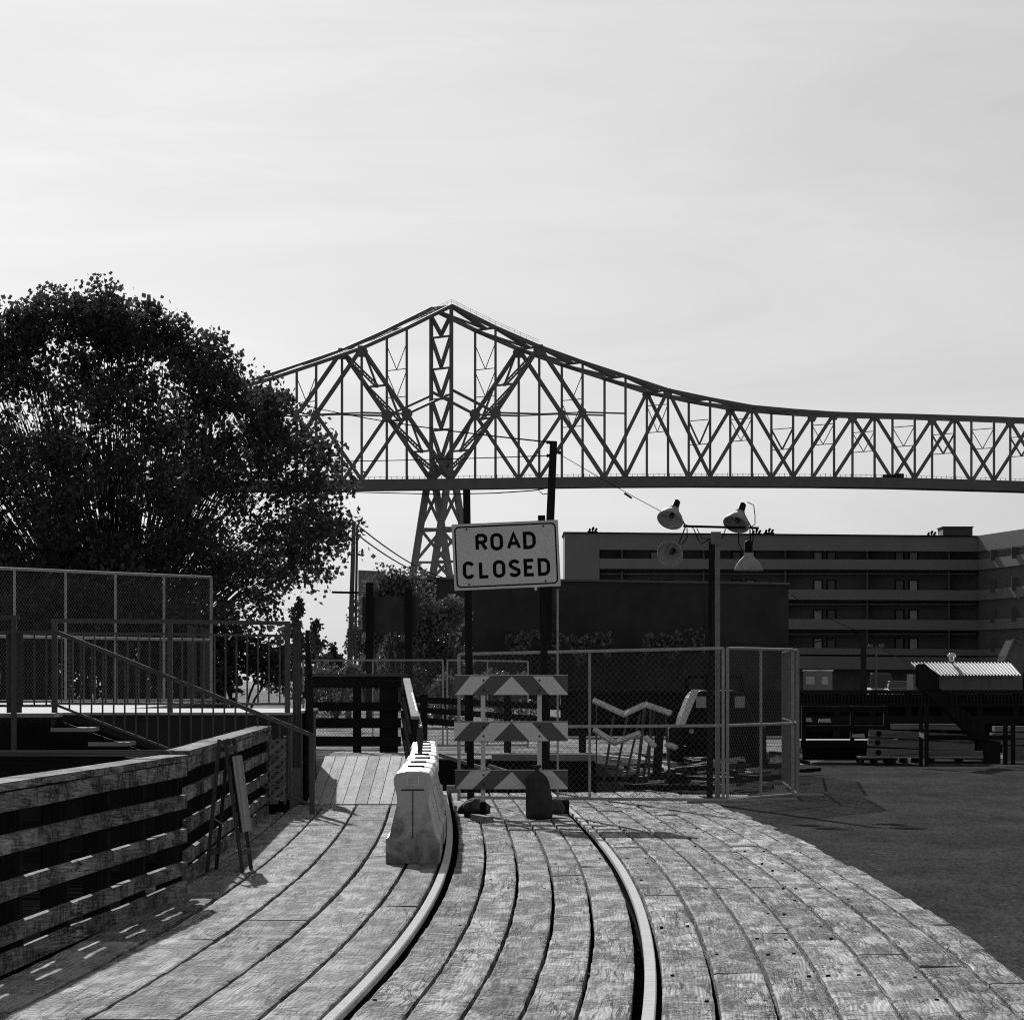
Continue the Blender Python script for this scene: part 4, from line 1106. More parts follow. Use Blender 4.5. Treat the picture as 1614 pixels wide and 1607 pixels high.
def car(label, u, y, paint, heading=0, w_=1.8, L=4.4, van=False):
    x = P(u, 0, y).x
    o = thing('parked_car', label, 'car', (x, y, 0))
    def sec(y_, half, z0, z1, tuck): return [(x - half, y_, z0), (x + half, y_, z0), (x + half, y_, (z0 + z1) / 2), (x + half - tuck, y_, z1), (x - half + tuck, y_, z1), (x - half, y_, (z0 + z1) / 2)]
    def loft(secs):
        m = MB(); vs = [v for s in secs for v in s]; n = 6; fs = []
        for i in range(len(secs) - 1):
            for k in range(n): fs.append((i * n + k, i * n + (k + 1) % n, (i + 1) * n + (k + 1) % n, (i + 1) * n + k))
        fs.append(tuple(range(n))[::-1]); fs.append(tuple((len(secs) - 1) * n + k for k in range(n))); return m.add(vs, fs)
    hb_ = w_ / 2
    bo = loft([sec(y, hb_ * .9, .35, .75, .08), sec(y + .2, hb_, .25, .88, .08), sec(y + 1.3, hb_, .22, .98, .06), sec(y + 3.9, hb_, .22, .98, .06), sec(y + L, hb_ * .92, .32, .86, .08)]).build('body', M[paint], o, bevel=.03)
    z1 = 2.0 if van else 1.46
    ca = loft([sec(y + 1.0, hb_ * .93, .97, 1.0, .04), sec(y + (1.2 if van else 1.75), hb_ * .9, .97, z1, .16), sec(y + 3.4, hb_ * .9, .97, z1, .16), sec(y + 4.1, hb_ * .9, .97, 1.05, .06)]).build('cabin', M['glass'], o, bevel=.02)
    m = MB(); m.box(x - hb_ * .72, x + hb_ * .72, y + (1.3 if van else 1.8), y + 3.35, z1 - .01, z1 + .03); m.build('roof_panel', M[paint], o, bevel=.012)
    for sx_ in (-1, 1):
        for yy in (y + .85, y + 3.5):
            m = MB(); m.lathe([(.1, -.1), (.30, -.1), (.33, -.06), (.33, .06), (.30, .1), (.1, .1), (.1, -.1)], (x + sx_ * (hb_ - .1), yy, .33), (1, 0, 0), 20); m.build('wheel', M['rubber'], o)
        m = MB(); m.box(x + sx_ * hb_ * .68 - .16, x + sx_ * hb_ * .68 + .16, y - .02, y + .12, .62, .74); m.build('headlight', M['chrome'], o)
    m = MB(); m.box(x - .5, x + .5, y + .02, y + .1, .42, .58); m.build('grille', M['black'], o)
    m = MB(); m.box(x - hb_ * .8, x + hb_ * .8, y + 1.02, y + 1.10, .985, 1.02); m.build('wiper_cowl', M['chrome'], o)
    return o
car('silver car with sun glints parked left of the corrugated shed', 1421, 330, 'carpaint')
car('pale boxy van parked left of the silver car', 1391, 370, 'curtain', van=True)
def simple_vehicle(): pass
yd = 300
t = thing('notice_board', 'pale framed notice board with two posted sheets left of the dark pole', 'notice board', P(1289, 1100, yd))
bx = lambda u: P(u, 0, yd).x
bz = lambda v: P(0, v, yd).z
m = MB(); m.box(bx(1266), bx(1312), yd, yd + .12, bz(1089), bz(1057)); m.build('board', M['hotelwall'], t)
m = MB(); m.box(bx(1264.5), bx(1313.5), yd - .05, yd + .3, bz(1057) + .003, bz(1055.5)); m.build('cap', M['chrome'], t)
for (u0, u1) in ((1270, 1284), (1295, 1305)):
    m = MB(); m.box(bx(u0), bx(u1), yd - .02, yd - .002, bz(1078), bz(1066)); m.build('sheet', M['curtain'], t)
for u in (1267, 1311):
    m = MB(); m.box(bx(u) - .04, bx(u) + .04, yd + .122, yd + .2, -.1, bz(1058)); m.build('leg', M['black'], t)
# poles far right
m = MB(); a = P(1361, 994, 280); m.tube([(a.x, 280, 0), a], [.18, .15], 10); tag(m.build('utility_pole', M['dark_z']), 'thick black pole in front of the hotel balconies', 'pole')
o = thing('lamp_post', 'thin lamp post with two small heads right of the thick black pole', 'lamp post', (P(1381, 0, 290).x, 290, 0))
m = MB(); a = P(1381, 1018, 290); m.tube([(a.x, 290, 0), a], .05, 8); m.build('shaft', M['railpaint'], o)
for s in (-1, 1):
    m = MB(); m.box(a.x + s * .32 - .13, a.x + s * .32 + .13, 289.85, 290.15, a.z - .05, a.z + .12); m.build('lamp_head', M['railpaint'], o)
m = MB(); m.bar((a.x - .35, 290, a.z - .08), (a.x + .35, 290, a.z - .08), .05, .05); m.build('arm', M['railpaint'], o)
cable('twisted cable sagging from the thick black pole towards the warehouse', sag(P(1359, 997, 280), P(1150, 1012, 290), .35), .03)
cable('cable rising to the upper left from the thick black pole', sag(P(1359, 996, 280), P(1246, 936, 295), .2), .02)
cable('cable falling to the right from the thick black pole', sag(P(1363, 1000, 280), P(1440, 1045, 255), .2), .02)

# ------------------------------------------------------------------ warehouse with corner tower
yw = 300.0
t = thing('warehouse', 'long dark windowless warehouse with a flat roof behind the road sign', 'warehouse', P(920, 1113, yw))
wx = lambda u, y=yw: P(u, 0, y).x
wz = lambda v, y=yw: P(0, v, y).z
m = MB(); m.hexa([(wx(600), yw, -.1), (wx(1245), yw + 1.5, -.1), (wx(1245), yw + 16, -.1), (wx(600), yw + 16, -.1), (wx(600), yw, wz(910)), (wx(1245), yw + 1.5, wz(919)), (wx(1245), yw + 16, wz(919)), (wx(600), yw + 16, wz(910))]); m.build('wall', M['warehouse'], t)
m = MB(); m.hexa([(wx(599), yw - .15, wz(911.5)), (wx(1247), yw + 1.35, wz(920.5)), (wx(1247), yw + 16.2, wz(920.5)), (wx(599), yw + 16.2, wz(911.5)), (wx(599), yw - .15, wz(908)), (wx(1247), yw + 1.35, wz(917)), (wx(1247), yw + 16.2, wz(917)), (wx(599), yw + 16.2, wz(908))]); m.build('coping', M['shedwall'], t)
m = MB(); m.hexa([(wx(563), yw + 2, -.1), (wx(599.5), yw - .4, -.1), (wx(599.5), yw + 14, -.1), (wx(570), yw + 14, -.1), (wx(563), yw + 2, wz(897)), (wx(599.5), yw - .4, wz(900)), (wx(599.5), yw + 14, wz(900)), (wx(570), yw + 14, wz(897))]); m.build('corner_tower', M['brick'], t)
for u in (1114, 1118):
    m = MB(); m.tube([P(u, 925, yw + .9), P(u, 1085, yw + .9)], .06, 8); m.build('drainpipe', M['warehouse'], t)

# ------------------------------------------------------------------ hotel
yo = 480.0
t = thing('hotel', 'five-storey hotel with long open balconies and a flat roof', 'hotel', P(1230, 1096, yo))
ox = lambda u: P(u, 0, yo).x
oz = lambda v: P(0, v, yo).z
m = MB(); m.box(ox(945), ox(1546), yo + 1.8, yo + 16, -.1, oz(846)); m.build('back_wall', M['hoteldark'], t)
m = MB(); m.box(ox(890), ox(944.8), yo - .02, yo + 16, -.1, oz(839.5)); m.build('end_block', M['hotelwall'], t)
m = MB(); m.hexa([(ox(944.9), yo - .05, oz(866)), (ox(1541), yo - .05, oz(869)), (ox(1541), yo + 16.1, oz(869)), (ox(944.9), yo + 16.1, oz(866)), (ox(944.9), yo - .05, oz(839)), (ox(1541), yo - .05, oz(845)), (ox(1541), yo + 16.1, oz(845)), (ox(944.9), yo + 16.1, oz(839))]); m.build('parapet', M['hotelband'], t)
m = MB(); m.hexa([(ox(888), yo - .3, oz(840)), (ox(1541), yo - .3, oz(846)), (ox(1541), yo + 16.3, oz(846)), (ox(888), yo + 16.3, oz(840)), (ox(888), yo - .3, oz(838)), (ox(1541), yo - .3, oz(844)), (ox(1541), yo + 16.3, oz(844)), (ox(888), yo + 16.3, oz(838))]); m.build('roof_edge', M['black'], t)
bands = [(880, 896), (928, 944), (975, 991), (1021, 1031), (1034, 1054)]
for (v0, v1) in bands:
    m = MB(); d = (v0 - 880) * -.02
    m.hexa([(ox(945), yo, oz(v1 + d)), (ox(1541), yo, oz(v1 + 2)), (ox(1541), yo + 1.79, oz(v1 + 2)), (ox(945), yo + 1.79, oz(v1 + d)), (ox(945), yo, oz(v0 + d)), (ox(1541), yo, oz(v0 + 2)), (ox(1541), yo + .12, oz(v0 + 2)), (ox(945), yo + .12, oz(v0 + d))])
    m.build('balcony', M['hotelband'], t)
    if v0 < 1030:
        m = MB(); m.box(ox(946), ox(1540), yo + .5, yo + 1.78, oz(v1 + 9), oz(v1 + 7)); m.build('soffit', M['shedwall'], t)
rows = [(867, 881), (912, 930), (959, 977), (1004, 1022)]
for ri, (v0, v1) in enumerate(rows):
    u = 904.0; k = 0
    while u < 1540:
        for (du, mt, nm) in ((0, 'glass', 'window'), (22, 'curtain', 'window')) if k % 2 == 0 else ((0, 'curtain', 'window'), (21, 'glass', 'window')):
            uu = u + du
            if 947 < uu < 1528 and not (ri > 1 and uu < 1245):
                yy = yo + 1.8
                m = MB(); m.box(ox(uu - 8), ox(uu + 8), yy - .08, yy - .002, oz(v1 + 6), oz(v0 + 1)); fr = m.build(nm, M['black'], t)
                m = MB(); m.box(ox(uu - 5.5), ox(uu + 5.5), yy - .10, yy - .082, oz(v1 + 6), oz(v0 + 2.5)); m.build('pane', M[mt], fr)
        if 950 < u + 76 < 1535:
            m = MB(); m.box(ox(u + 75), ox(u + 77.5), yo + .3, yo + 1.79, oz(v1 + 14), oz(v0 - 12)); m.build('partition', M['hoteldark'], t)
        u += 129; k += 1
# right wing turning towards the camera
def wq(u, y): return P(u, 0, y).x
ya, yz = 479.8, 440.0
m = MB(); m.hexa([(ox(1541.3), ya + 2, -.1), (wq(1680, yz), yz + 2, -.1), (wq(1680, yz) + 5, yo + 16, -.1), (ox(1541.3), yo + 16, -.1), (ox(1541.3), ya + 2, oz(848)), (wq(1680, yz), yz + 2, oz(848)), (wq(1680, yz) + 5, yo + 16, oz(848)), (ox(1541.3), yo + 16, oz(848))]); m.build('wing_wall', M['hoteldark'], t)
hh = lambda v: oz(v)
for (v0, v1) in [(844, 869)] + [(a + 2, c + 2) for a, c in bands]:
    m = MB()
    m.hexa([(ox(1541.3), ya, hh(v1)), (wq(1680, yz), yz, hh(v1)), (wq(1680, yz), yz + 1.9, hh(v1)), (ox(1541.3), ya + 1.9, hh(v1)), (ox(1541.3), ya, hh(v0)), (wq(1680, yz), yz, hh(v0)), (wq(1680, yz), yz + .15, hh(v0)), (ox(1541.3), ya + .15, hh(v0))])
    m.build('balcony', M['hotelband'], t)
for (v0, v1) in rows:
    for f in (.25, .5):
        a = Vector((ox(1541.3), ya + 1.9, 0)).lerp(Vector((wq(1680, yz), yz + 1.9, 0)), f)
        m = MB(); m.box(a.x - .6, a.x + .6, a.y - .1, a.y - .01, oz(v1 + 6), oz(v0 + 3)); m.build('window', M['hoteldark'], t)
m = MB(); m.box(ox(1492), ox(1539), yo + 4, yo + 10, oz(848), oz(829)); m.build('roof_hut', M['hoteldark'], t)
m = MB(); m.box(ox(1490.5), ox(1540.5), yo + 3.8, yo + 10.2, oz(829) + .005, oz(827.5)); m.build('roof_hut_cap', M['black'], t)
def antenna(u, v, lb, y=yo + 3):
    o = thing('antenna_cluster', lb, 'antenna', P(u, v, y), 'small antenna clusters on the hotel roof')
    p = P(u, v, y)
    m = MB(); m.box(p.x - .5, p.x + .5, y - .3, y + .3, p.z - .35, p.z + .06); m.tube([p, p + Vector((0, 0, .45))], .06, 6); m.build('base', M['black'], o)
    for (dx, dz) in ((-.28, .15), (.05, .3), (.32, .2)):
        q = p + Vector((dx, 0, dz)); m = MB(); m.lathe([(.03, -.2), (.11, -.18), (.11, .14), (.04, .2)], q, (dx * .8 + .5, -.2, 1), 8); m.build('horn', M['black'], o)
antenna(934, 838, 'dark antenna cluster near the left end of the hotel roof')
antenna(1212, 840, 'dark antenna cluster on the hotel roof right of the flood lights')
antenna(1192, 841, 'small dark antenna cluster just behind the flood lights')
antenna(1468, 844, 'dark antenna cluster left of the hotel roof hut')

# ------------------------------------------------------------------ utility poles and sign panel on the left
yu = 210
o = thing('utility_pole', 'tall grey double utility pole with a short crossarm right of the tree', 'pole', (P(550, 0, yu).x, yu, 0))
m = MB(); m.tube([(P(549, 0, yu).x, yu, 0), P(558, 821, yu)], [.13, .08], 10); m.build('shaft', M['post'], o)
m = MB(); m.tube([(P(558, 0, yu).x, yu + .4, 0), P(563, 828, yu + .4)], [.06, .05], 8); m.build('second_shaft', M['post'], o)
m = MB(); m.bar(P(523, 933, yu - .2), P(566, 934, yu - .2), .09, .09); m.build('crossarm', M['black'], o)
cable('upper cable from the double pole down past the bridge tower', sag(P(563, 827, yu), P(702, 911, 300), .3), .03)
cable('lower cable from the double pole down past the bridge tower', sag(P(563, 842, yu), P(692, 912, 300), .3), .03)
ysn = 175
o = thing('information_board', 'large blank dark board seen from behind on two black posts', 'sign board', (P(615, 0, ysn).x, ysn, 0))
a = P(571, 996, ysn); c = P(658, 940, ysn)
m = MB(); m.box(a.x, c.x, ysn, ysn + .08, a.z, c.z); m.build('board', M['concrete_dark'], o)
for (u, v0) in ((583, 918), (644, 927)):
    q = P(u, v0, ysn); m = MB(); m.box(q.x - .13, q.x + .13, ysn - .2, ysn - .002, 0, q.z); m.build('post', M['black'], o)
q = P(590, 1037, 165); m = MB(); m.box(q.x - .06, q.x + .06, 165, 165.02, q.z - .15, q.z + .15); tag(m.build('notice', M['curtain']), 'small pale notice fixed below the dark board', 'notice') if False else None

# ------------------------------------------------------------------ vegetation
def leaves(mb, pts, size, rr):
    n = len(pts)
    rg = np.random.RandomState(rr)
    s = size * rg.uniform(.65, 1.35, n)
    a = rg.normal(size=(n, 3)); a /= np.linalg.norm(a, axis=1)[:, None]
    b_ = rg.normal(size=(n, 3)); b_ -= a * (a * b_).sum(1)[:, None]; b_ /= np.linalg.norm(b_, axis=1)[:, None]
    c_ = np.cross(a, b_)
    p = np.asarray(pts)
    base = p; S_ = s[:, None]
    v = np.stack([base - a * S_ * .5, base + b_ * S_ * .42 + c_ * S_ * .1, base + a * S_ * .5, base - b_ * S_ * .42 + c_ * S_ * .1], 1).reshape(-1, 3)
    st_ = len(mb.v)
    mb.v += [tuple(x) for x in v]
    for i in range(n):
        k = st_ + i * 4; mb.f.append((k, k + 1, k + 2, k + 3)); mb.uv.append([(0, 0)] * 4)
def crown_shape(cx_, cz_, rx, rt, rb, e):
    """returns inside test value in crown units for points relative to (cx_, cy_, cz_)"""
    def f(d):
        r_ = math.hypot(d.x, d.y) / rx; z = d.z / (rt if d.z > 0 else rb)
        ee = e if d.z > 0 else 2.0
        return (r_ ** ee + abs(z) ** ee) ** (1 / ee)
    return f
def big_tree():
    Y = 126.0; k = F / Y
    base = Vector((P(185, 0, Y).x, Y, 0)); cen = P(122, 800, Y)
    rx, rt, rb = 445 / k, 352 / k, 290 / k
    f = crown_shape(0, 0, rx, rt, rb, 1.42)
    o = thing('maple_tree', 'large dark broad-crowned leafy tree filling the left side', 'tree', base)
    rr = random.Random(11); rg = np.random.RandomState(4)
    limbs = MB(); ends = []
    trunk = MB(); trunk.tube([base + Vector((0, 0, -.2)), base + Vector((.05, 0, 1.0)), base + Vector((-.05, 0, 2.0))], [.55, .42, .40], 12); trunk.build('trunk', M['bark'], o, smooth=True)
    top = base + Vector((-.05, 0, 1.6))
    def limb(p, q, r0, r1, bend):
        n = 7; pts = []
        mid = (p + q) / 2 + Vector((bend.x, bend.y, bend.z))
        for i in range(n + 1):
            s = i / n; pts.append(p * (1 - s) ** 2 + mid * 2 * s * (1 - s) + q * s * s)
        limbs.tube(pts, [r0 + (r1 - r0) * i / n for i in range(n + 1)], 6, cap=False); return pts
    # clusters spread through the crown, denser to the outside
    cl = []
    while len(cl) < 600:
        d = Vector((rr.uniform(-rx, rx), rr.uniform(-rx, rx), rr.uniform(-rb, rt)))
        q = f(d)
        if q > .90: continue
        if rr.random() > q ** 1.5 + .12 + (.35 if d.z < 0 else 0): continue
        cl.append(cen + d)
    for i in range(190):                           # boughs round the rim of the dome
        a = rr.uniform(-.35, math.pi + .35); L = .5
        d = Vector((math.cos(a), rr.uniform(-.55, .35), math.sin(a))).normalized()
        lim = rr.choice([.84, .88, .91, .94, .97])
        while f(d * L) < lim and L < 12: L += .1
        cl.append(cen + d * L)
    mains = []
    for i in range(15):
        a = i * 2.399; 
        el = rr.uniform(.35, 1.35)
        d = Vector((math.cos(a) * math.cos(el), math.sin(a) * math.cos(el), math.sin(el)))
        L = 1.0
        while f((top + d * L) - cen) < .72 and L < 12: L += .2
        q = top + d * L
        mains.append(limb(top, q, .20, .05, Vector((d.x * .3, d.y * .3, rr.uniform(-.3, .6)))))
    allp = [p for mm in mains for p in mm[2:]]
    for c_ in cl:
        p = min((p for p in allp), key=lambda p: (p - c_).length + (1.5 if p.z > c_.z else 0))
        limb(p, c_, .024, .006, Vector((rr.uniform(-.55, .55), rr.uniform(-.4, .4), rr.uniform(-.25, .45))))
    limbs.build('limb', M['bark'], o)
    P_ = []
    for c_ in cl:
        q = f(c_ - cen); R_ = rr.uniform(.40, .75)
        n = int(rr.uniform(60, 160))
        g_ = rg.normal(size=(n, 3)); g_ /= np.linalg.norm(g_, axis=1)[:, None]
        rad = R_ * rg.uniform(.25, 1.0, n)[:, None] ** .6
        pts = np.array(c_) + g_ * rad * np.array([1, 1, .75])
        P_.append(pts)
    # twigs sticking out of the outline
    for i in range(170):
        d = Vector((rr.gauss(0, 1), rr.gauss(0, 1), rr.gauss(.3, .9))).normalized(); L = .5
        while f(d * L) < 1.0 and L < 12: L += .1
        L += rr.uniform(-.1, .35); e = cen + d * L
        n = int(rr.uniform(10, 24)); P_.append(np.array(e) + rg.normal(size=(n, 3)) * .13 - np.array(d)[None] * rg.uniform(0, .6, n)[:, None])
    lm = MB(); leaves(lm, np.concatenate(P_), .135, 5); lm.build('crown', M['leaf'], o)
big_tree()
def shrub(name, label, cat, base, w_, d_, h_, n, size, mat, seed, group=None, lumps=9, dens=1.0, stem=True):
    rr = random.Random(seed); rg = np.random.RandomState(seed)
    o = thing(name, label, cat, base, group)
    base = Vector(base); P_ = []; sm_ = MB()
    for i in range(lumps):
        q = Vector((rr.uniform(-1, 1) * w_ * .42, rr.uniform(-1, 1) * d_ * .42, h_ * rr.uniform(.18, .88)))
        q.x *= 1 - .35 * q.z / h_
        R_ = rr.uniform(.16, .30) * min(w_, h_)
        m_ = n // lumps
        g_ = rg.normal(size=(m_, 3)); g_ /= np.linalg.norm(g_, axis=1)[:, None]
        P_.append(np.array(base + q) + g_ * R_ * rg.uniform(.3, 1.05, m_)[:, None])
        sm_.tube([base, base + Vector((q.x * .5, q.y * .5, q.z * .6)), base + q], [.05, .03, .01], 5, cap=False)
    lm = MB(); pts = np.concatenate(P_); pts = pts[pts[:, 2] > base.z + .02]; leaves(lm, pts, size, seed + 1); lm.build('foliage', mat, o)
    if stem: sm_.build('stem', M['bark'], o)
    return o
def gp(u, y, h=0): return Vector((P(u, 0, y).x, y, h))
GI = 'shrubs and young trees in front of the warehouse'
shrub('young_tree', 'leafy young tree rising behind the dark board at the warehouse corner', 'tree', gp(628, 262), 4.4, 3.0, 7.3, 9000, .20, M['ivyleaf'], 21, GI, 16)
shrub('young_tree', 'leafy tree against the dark wall left of the sign post', 'tree', gp(685, 260), 3.9, 3.0, 5.9, 8500, .20, M['ivyleaf'], 22, GI, 16)
shrub('young_tree', 'narrow leafy tree behind the double pole', 'tree', gp(580, 240), 2.0, 1.5, 5.4, 4200, .17, M['ivyleaf'], 23, GI, 12)
shrub('shrub', 'low pale bush just left of the sign post', 'shrub', gp(704, 170), 1.6, 1.5, 1.75, 1500, .12, M['ivyleaf'], 24, GI, 8)
shrub('shrub', 'low pale bush between the two sign posts', 'shrub', gp(800, 172), 2.6, 1.5, 1.95, 2200, .12, M['ivyleaf'], 25, GI, 10)
shrub('shrub', 'small bush at the far left end of the chain-link panel', 'shrub', gp(530, 200), 2.0, 1.5, 2.3, 1800, .13, M['ivyleaf'], 26, GI, 8)
for i, (u0, u1, vt, lb) in enumerate(((798, 962, 1001, 'straggling pale climber on the warehouse wall right of the sign post'), (1015, 1110, 999, 'straggling pale climber on the warehouse wall left of the light mast'))):
    y = 298.4
    rg = np.random.RandomState(40 + i); n = 4600
    uu = rg.uniform(u0, u1, n); top_ = vt + 4 * np.sin(uu * .05) + 3 * np.sin(uu * .31 + 1) + 2 * np.sin(uu * .8); vv = top_ + rg.uniform(0, 1, n) ** 1.3 * 40 * (.6 + .4 * np.sin(uu * .13 + 2))
    pts = np.stack([(uu - UC) * y / F, np.full(n, y) + rg.uniform(-.4, .4, n), EYE + (YH - vv) * y / F], 1)
    o = thing('wall_climber', lb, 'climbing plant', gp((u0 + u1) / 2, y), 'climbers on the warehouse wall')
    lm = MB(); leaves(lm, pts, .22, 60 + i); lm.build('foliage', M['climber'], o)
    sm_ = MB()
    for k in range(7):
        u = u0 + (u1 - u0) * (k + .5) / 7; sm_.tube([(P(u, 0, y).x, y, 0), P(u + 4, vt + 30, y), P(u - 3, vt + 8, y)], .03, 5)
    sm_.build('stem', M['bark'], o)
def conifer(label, u, y, h_, w_, seed):
    rr = random.Random(seed); rg = np.random.RandomState(seed); b_ = gp(u, y); o = thing('conifer_tree', label, 'tree', b_, 'dark conifers beyond the big tree')
    m = MB(); m.tube([b_, b_ + Vector((0, 0, h_))], [.14, .02], 7); m.build('trunk', M['bark'], o)
    P_ = []
    for i in range(60):
        s = rr.random() ** .8; a = rr.uniform(0, 6.28); L = w_ * (1 - s) * rr.uniform(.6, 1.1) + .15
        n = 40; tt = rg.uniform(.1, 1, n)
        P_.append(np.array(b_) + np.stack([math.cos(a) * L * tt, math.sin(a) * L * tt, h_ * (.06 + .94 * s) + .25 * tt * L - .1 + rg.normal(size=n) * .08], 1) + rg.normal(size=(n, 3)) * .07)
    lm = MB(); leaves(lm, np.concatenate(P_), .16, seed); lm.build('crown', M['conifer'], o)
conifer('dark conifer just right of the big tree', 497, 235, 4.3, 1.9, 71)
conifer('shorter dark conifer beside the double pole', 525, 240, 3.2, 1.6, 72)
conifer('dark conifer half hidden by the big tree', 470, 228, 5.2, 2.0, 73)
# dark hedge behind the platform
for i, (u, h_, lb) in enumerate(((150, 3.9, 'dark hedge bush behind the tall chain-link fence'), (260, 3.6, 'dark hedge bush behind the timber posts'), (370, 3.2, 'dark hedge bush right of the timber posts'), (-10, 3.6, 'dark hedge bush cut by the left edge'))):
    shrub('hedge_bush', lb, 'shrub', gp(u, 118), 3.4, 1.8, h_, 5200, .14, M['leaf'], 80 + i, 'hedge bushes under the big tree', 12)
t = thing('board_fence', 'dark upright board fence behind the platform at far left', 'fence', gp(30, 105))
for k in range(9):
    q = P(-20 + k * 10, 1012, 105); m = MB(); m.box(q.x, q.x + .12, 105, 105.03, .3, q.z + rnd.uniform(-.03, .03)); m.build('board', M['dark_z'], t)
m = MB(); a = P(-22, 1025, 105.04); c = P(72, 1020, 105.04); m.box(a.x, c.x, 105.035, 105.09, a.z, c.z); m.build('rail', M['dark_x'], t)
for i, (u0, u1, v, lb) in enumerate(((294, 312, 984, 'broad weathered timber post at the platform end'), (315, 334, 988, 'rough split timber post right of the broad post'))):
    y = 89.5; a = P(u0, v, y); c = P(u1, v, y); m = MB(); m.hexa([(a.x, y, 0), (c.x, y, 0), (c.x, y + .25, 0), (a.x, y + .25, 0), (a.x + .01, y, a.z), (c.x - .03, y, a.z - .06), (c.x - .03, y + .25, a.z - .06), (a.x + .01, y + .25, a.z)])
    tag(m.build('timber_post', M['post'], bevel=.01), lb, 'post', 'timber posts beside the platform')

# ------------------------------------------------------------------ the steel truss bridge
TH = math.atan(.563); k0 = 5.547 / math.cos(TH); D = F / k0; PL = 12.53; WT = 10.46; CN = .00489
t = thing('truss_bridge', 'great dark steel cantilever truss bridge crossing behind the hotel', 'bridge', ((711.4 - UC) / k0, D, 0))
ob = Vector(((711.4 - UC) / k0, D, 0)); db = Vector((math.cos(TH), math.sin(TH), 0)); pb = Vector((-math.sin(TH), math.cos(TH), 0))
kn = lambda n: k0 / (1 + CN * n)
def hz(v, n): return EYE + (YH - v) / kn(n)
topv = {-7: 640, -6: 630, -5: 617, -4: 597, -3: 573, -2: 548.5, -1: 517, 0: 482, 1: 516.5, 2: 546.5, 3: 571, 4: 593, 5: 615, 6: 629, 7: 641, 8: 647, 9: 651.5, 10: 653.5, 11: 655, 12: 657, 13: 659, 14: 661.5, 15: 664, 16: 667}
botx = [(-8, 762), (-4, 758), (-2, 756.5), (0, 755), (2, 753), (4, 751.5), (6, 751), (9, 752), (11, 754), (14, 759.5), (17, 766)]
def botv(n): return float(np.interp(n, [a for a, _ in botx], [c for _, c in botx]))
NMIN, NMAX = -6, 15
T = lambda n, s: ob + db * (n * PL) + pb * (s * WT) + Vector((0, 0, hz(topv[n], n)))
B_ = lambda n, s: ob + db * (n * PL) + pb * (s * WT) + Vector((0, 0, hz(botv(n), n)))
def mem(name, a, c, w_, d_=None, mt='bridge', parent=None):
    m = MB(); m.bar(a, c, d_ or w_, w_); return m.build(name, M[mt], parent or t)
MID = {}
for s in (0, 1):
    for n in (-3, -1, 1, 3):
        m2 = 2 if n > 0 else -2
        e = (0 if abs(n) == 1 else 4 * (1 if n > 0 else -1))
        MID[(n, s)] = (T(m2, s) + B_(e, s)) / 2
        MID[(n, s)] = Vector((*(ob + db * (n * PL) + pb * (s * WT)).xy, MID[(n, s)].z))
    for n in range(NMIN, NMAX):
        mem('top_chord', T(n, s), T(n + 1, s), .95, .8)
    for n in range(NMIN, NMAX + 1):
        mem('vertical', B_(n, s), T(n, s), 1.0 if n == 0 else .62, 1.0 if n == 0 else .62)
    def dg(a, c, w_=.74): mem('diagonal', a, c, w_, .6)
    for q in (1, -1):
        dg(B_(0, s), MID[(q, s)], 1.0); dg(MID[(q, s)], T(2 * q, s), 1.0)
        dg(T(2 * q, s), MID[(3 * q, s)], .95); dg(MID[(3 * q, s)], B_(4 * q, s), .95)
        dg(MID[(q, s)], B_(2 * q, s)); dg(MID[(3 * q, s)], B_(2 * q, s))
        h2 = MID[(q, s)].z
        mem('strut', MID[(q, s)], Vector((*(ob + db * (2 * q * PL) + pb * (s * WT)).xy, h2)), .45)
        mem('strut', MID[(3 * q, s)], Vector((*(ob + db * (2 * q * PL) + pb * (s * WT)).xy, h2)), .3)
        mem('strut', MID[(q, s)], ob + pb * (s * WT) + Vector((0, 0, h2 + 5.4)), .6)
        mem('strut', MID[(3 * q, s)], Vector((*(ob + db * (4 * q * PL) + pb * (s * WT)).xy, MID[(3 * q, s)].z)), .4)
        # gusset plates
        for p, r_ in ((MID[(q, s)], 1.5), (T(2 * q, s) + Vector((0, 0, -.8)), 1.6), (MID[(3 * q, s)], 1.1)):
            m = MB(); m.prism([p + db * (r_ * math.cos(x * math.pi / 3)) + Vector((0, 0, r_ * math.sin(x * math.pi / 3))) - pb * .35 for x in range(6)], pb * .7); m.build('gusset', M['bridge'], t)
    seq = [(4, 5, 'b'), (5, 6, 't'), (6, 7, 'b'), (7, 8, 't'), (8, 9, 'b'), (9, 10, 'b'), (10, 11, 't'), (11, 12, 'b'), (12, 13, 't'), (13, 14, 'b'), (14, 15, 't')]
    for a, c, kd in seq: dg(B_(a, s) if kd == 'b' else T(a, s), T(c, s) if kd == 'b' else B_(c, s))
    dg(B_(-4, s), T(-5, s)); dg(T(-5, s), B_(-6, s))
    for n in (5, 7, 9, 10, 12, 14):
        p = T(n, s) + Vector((0, 0, -.6)); r_ = 1.25
        m = MB(); m.prism([p + db * (r_ * math.cos(x * math.pi / 3)) + Vector((0, 0, r_ * math.sin(x * math.pi / 3))) - pb * .35 for x in range(6)], pb * .7); m.build('gusset', M['bridge'], t)
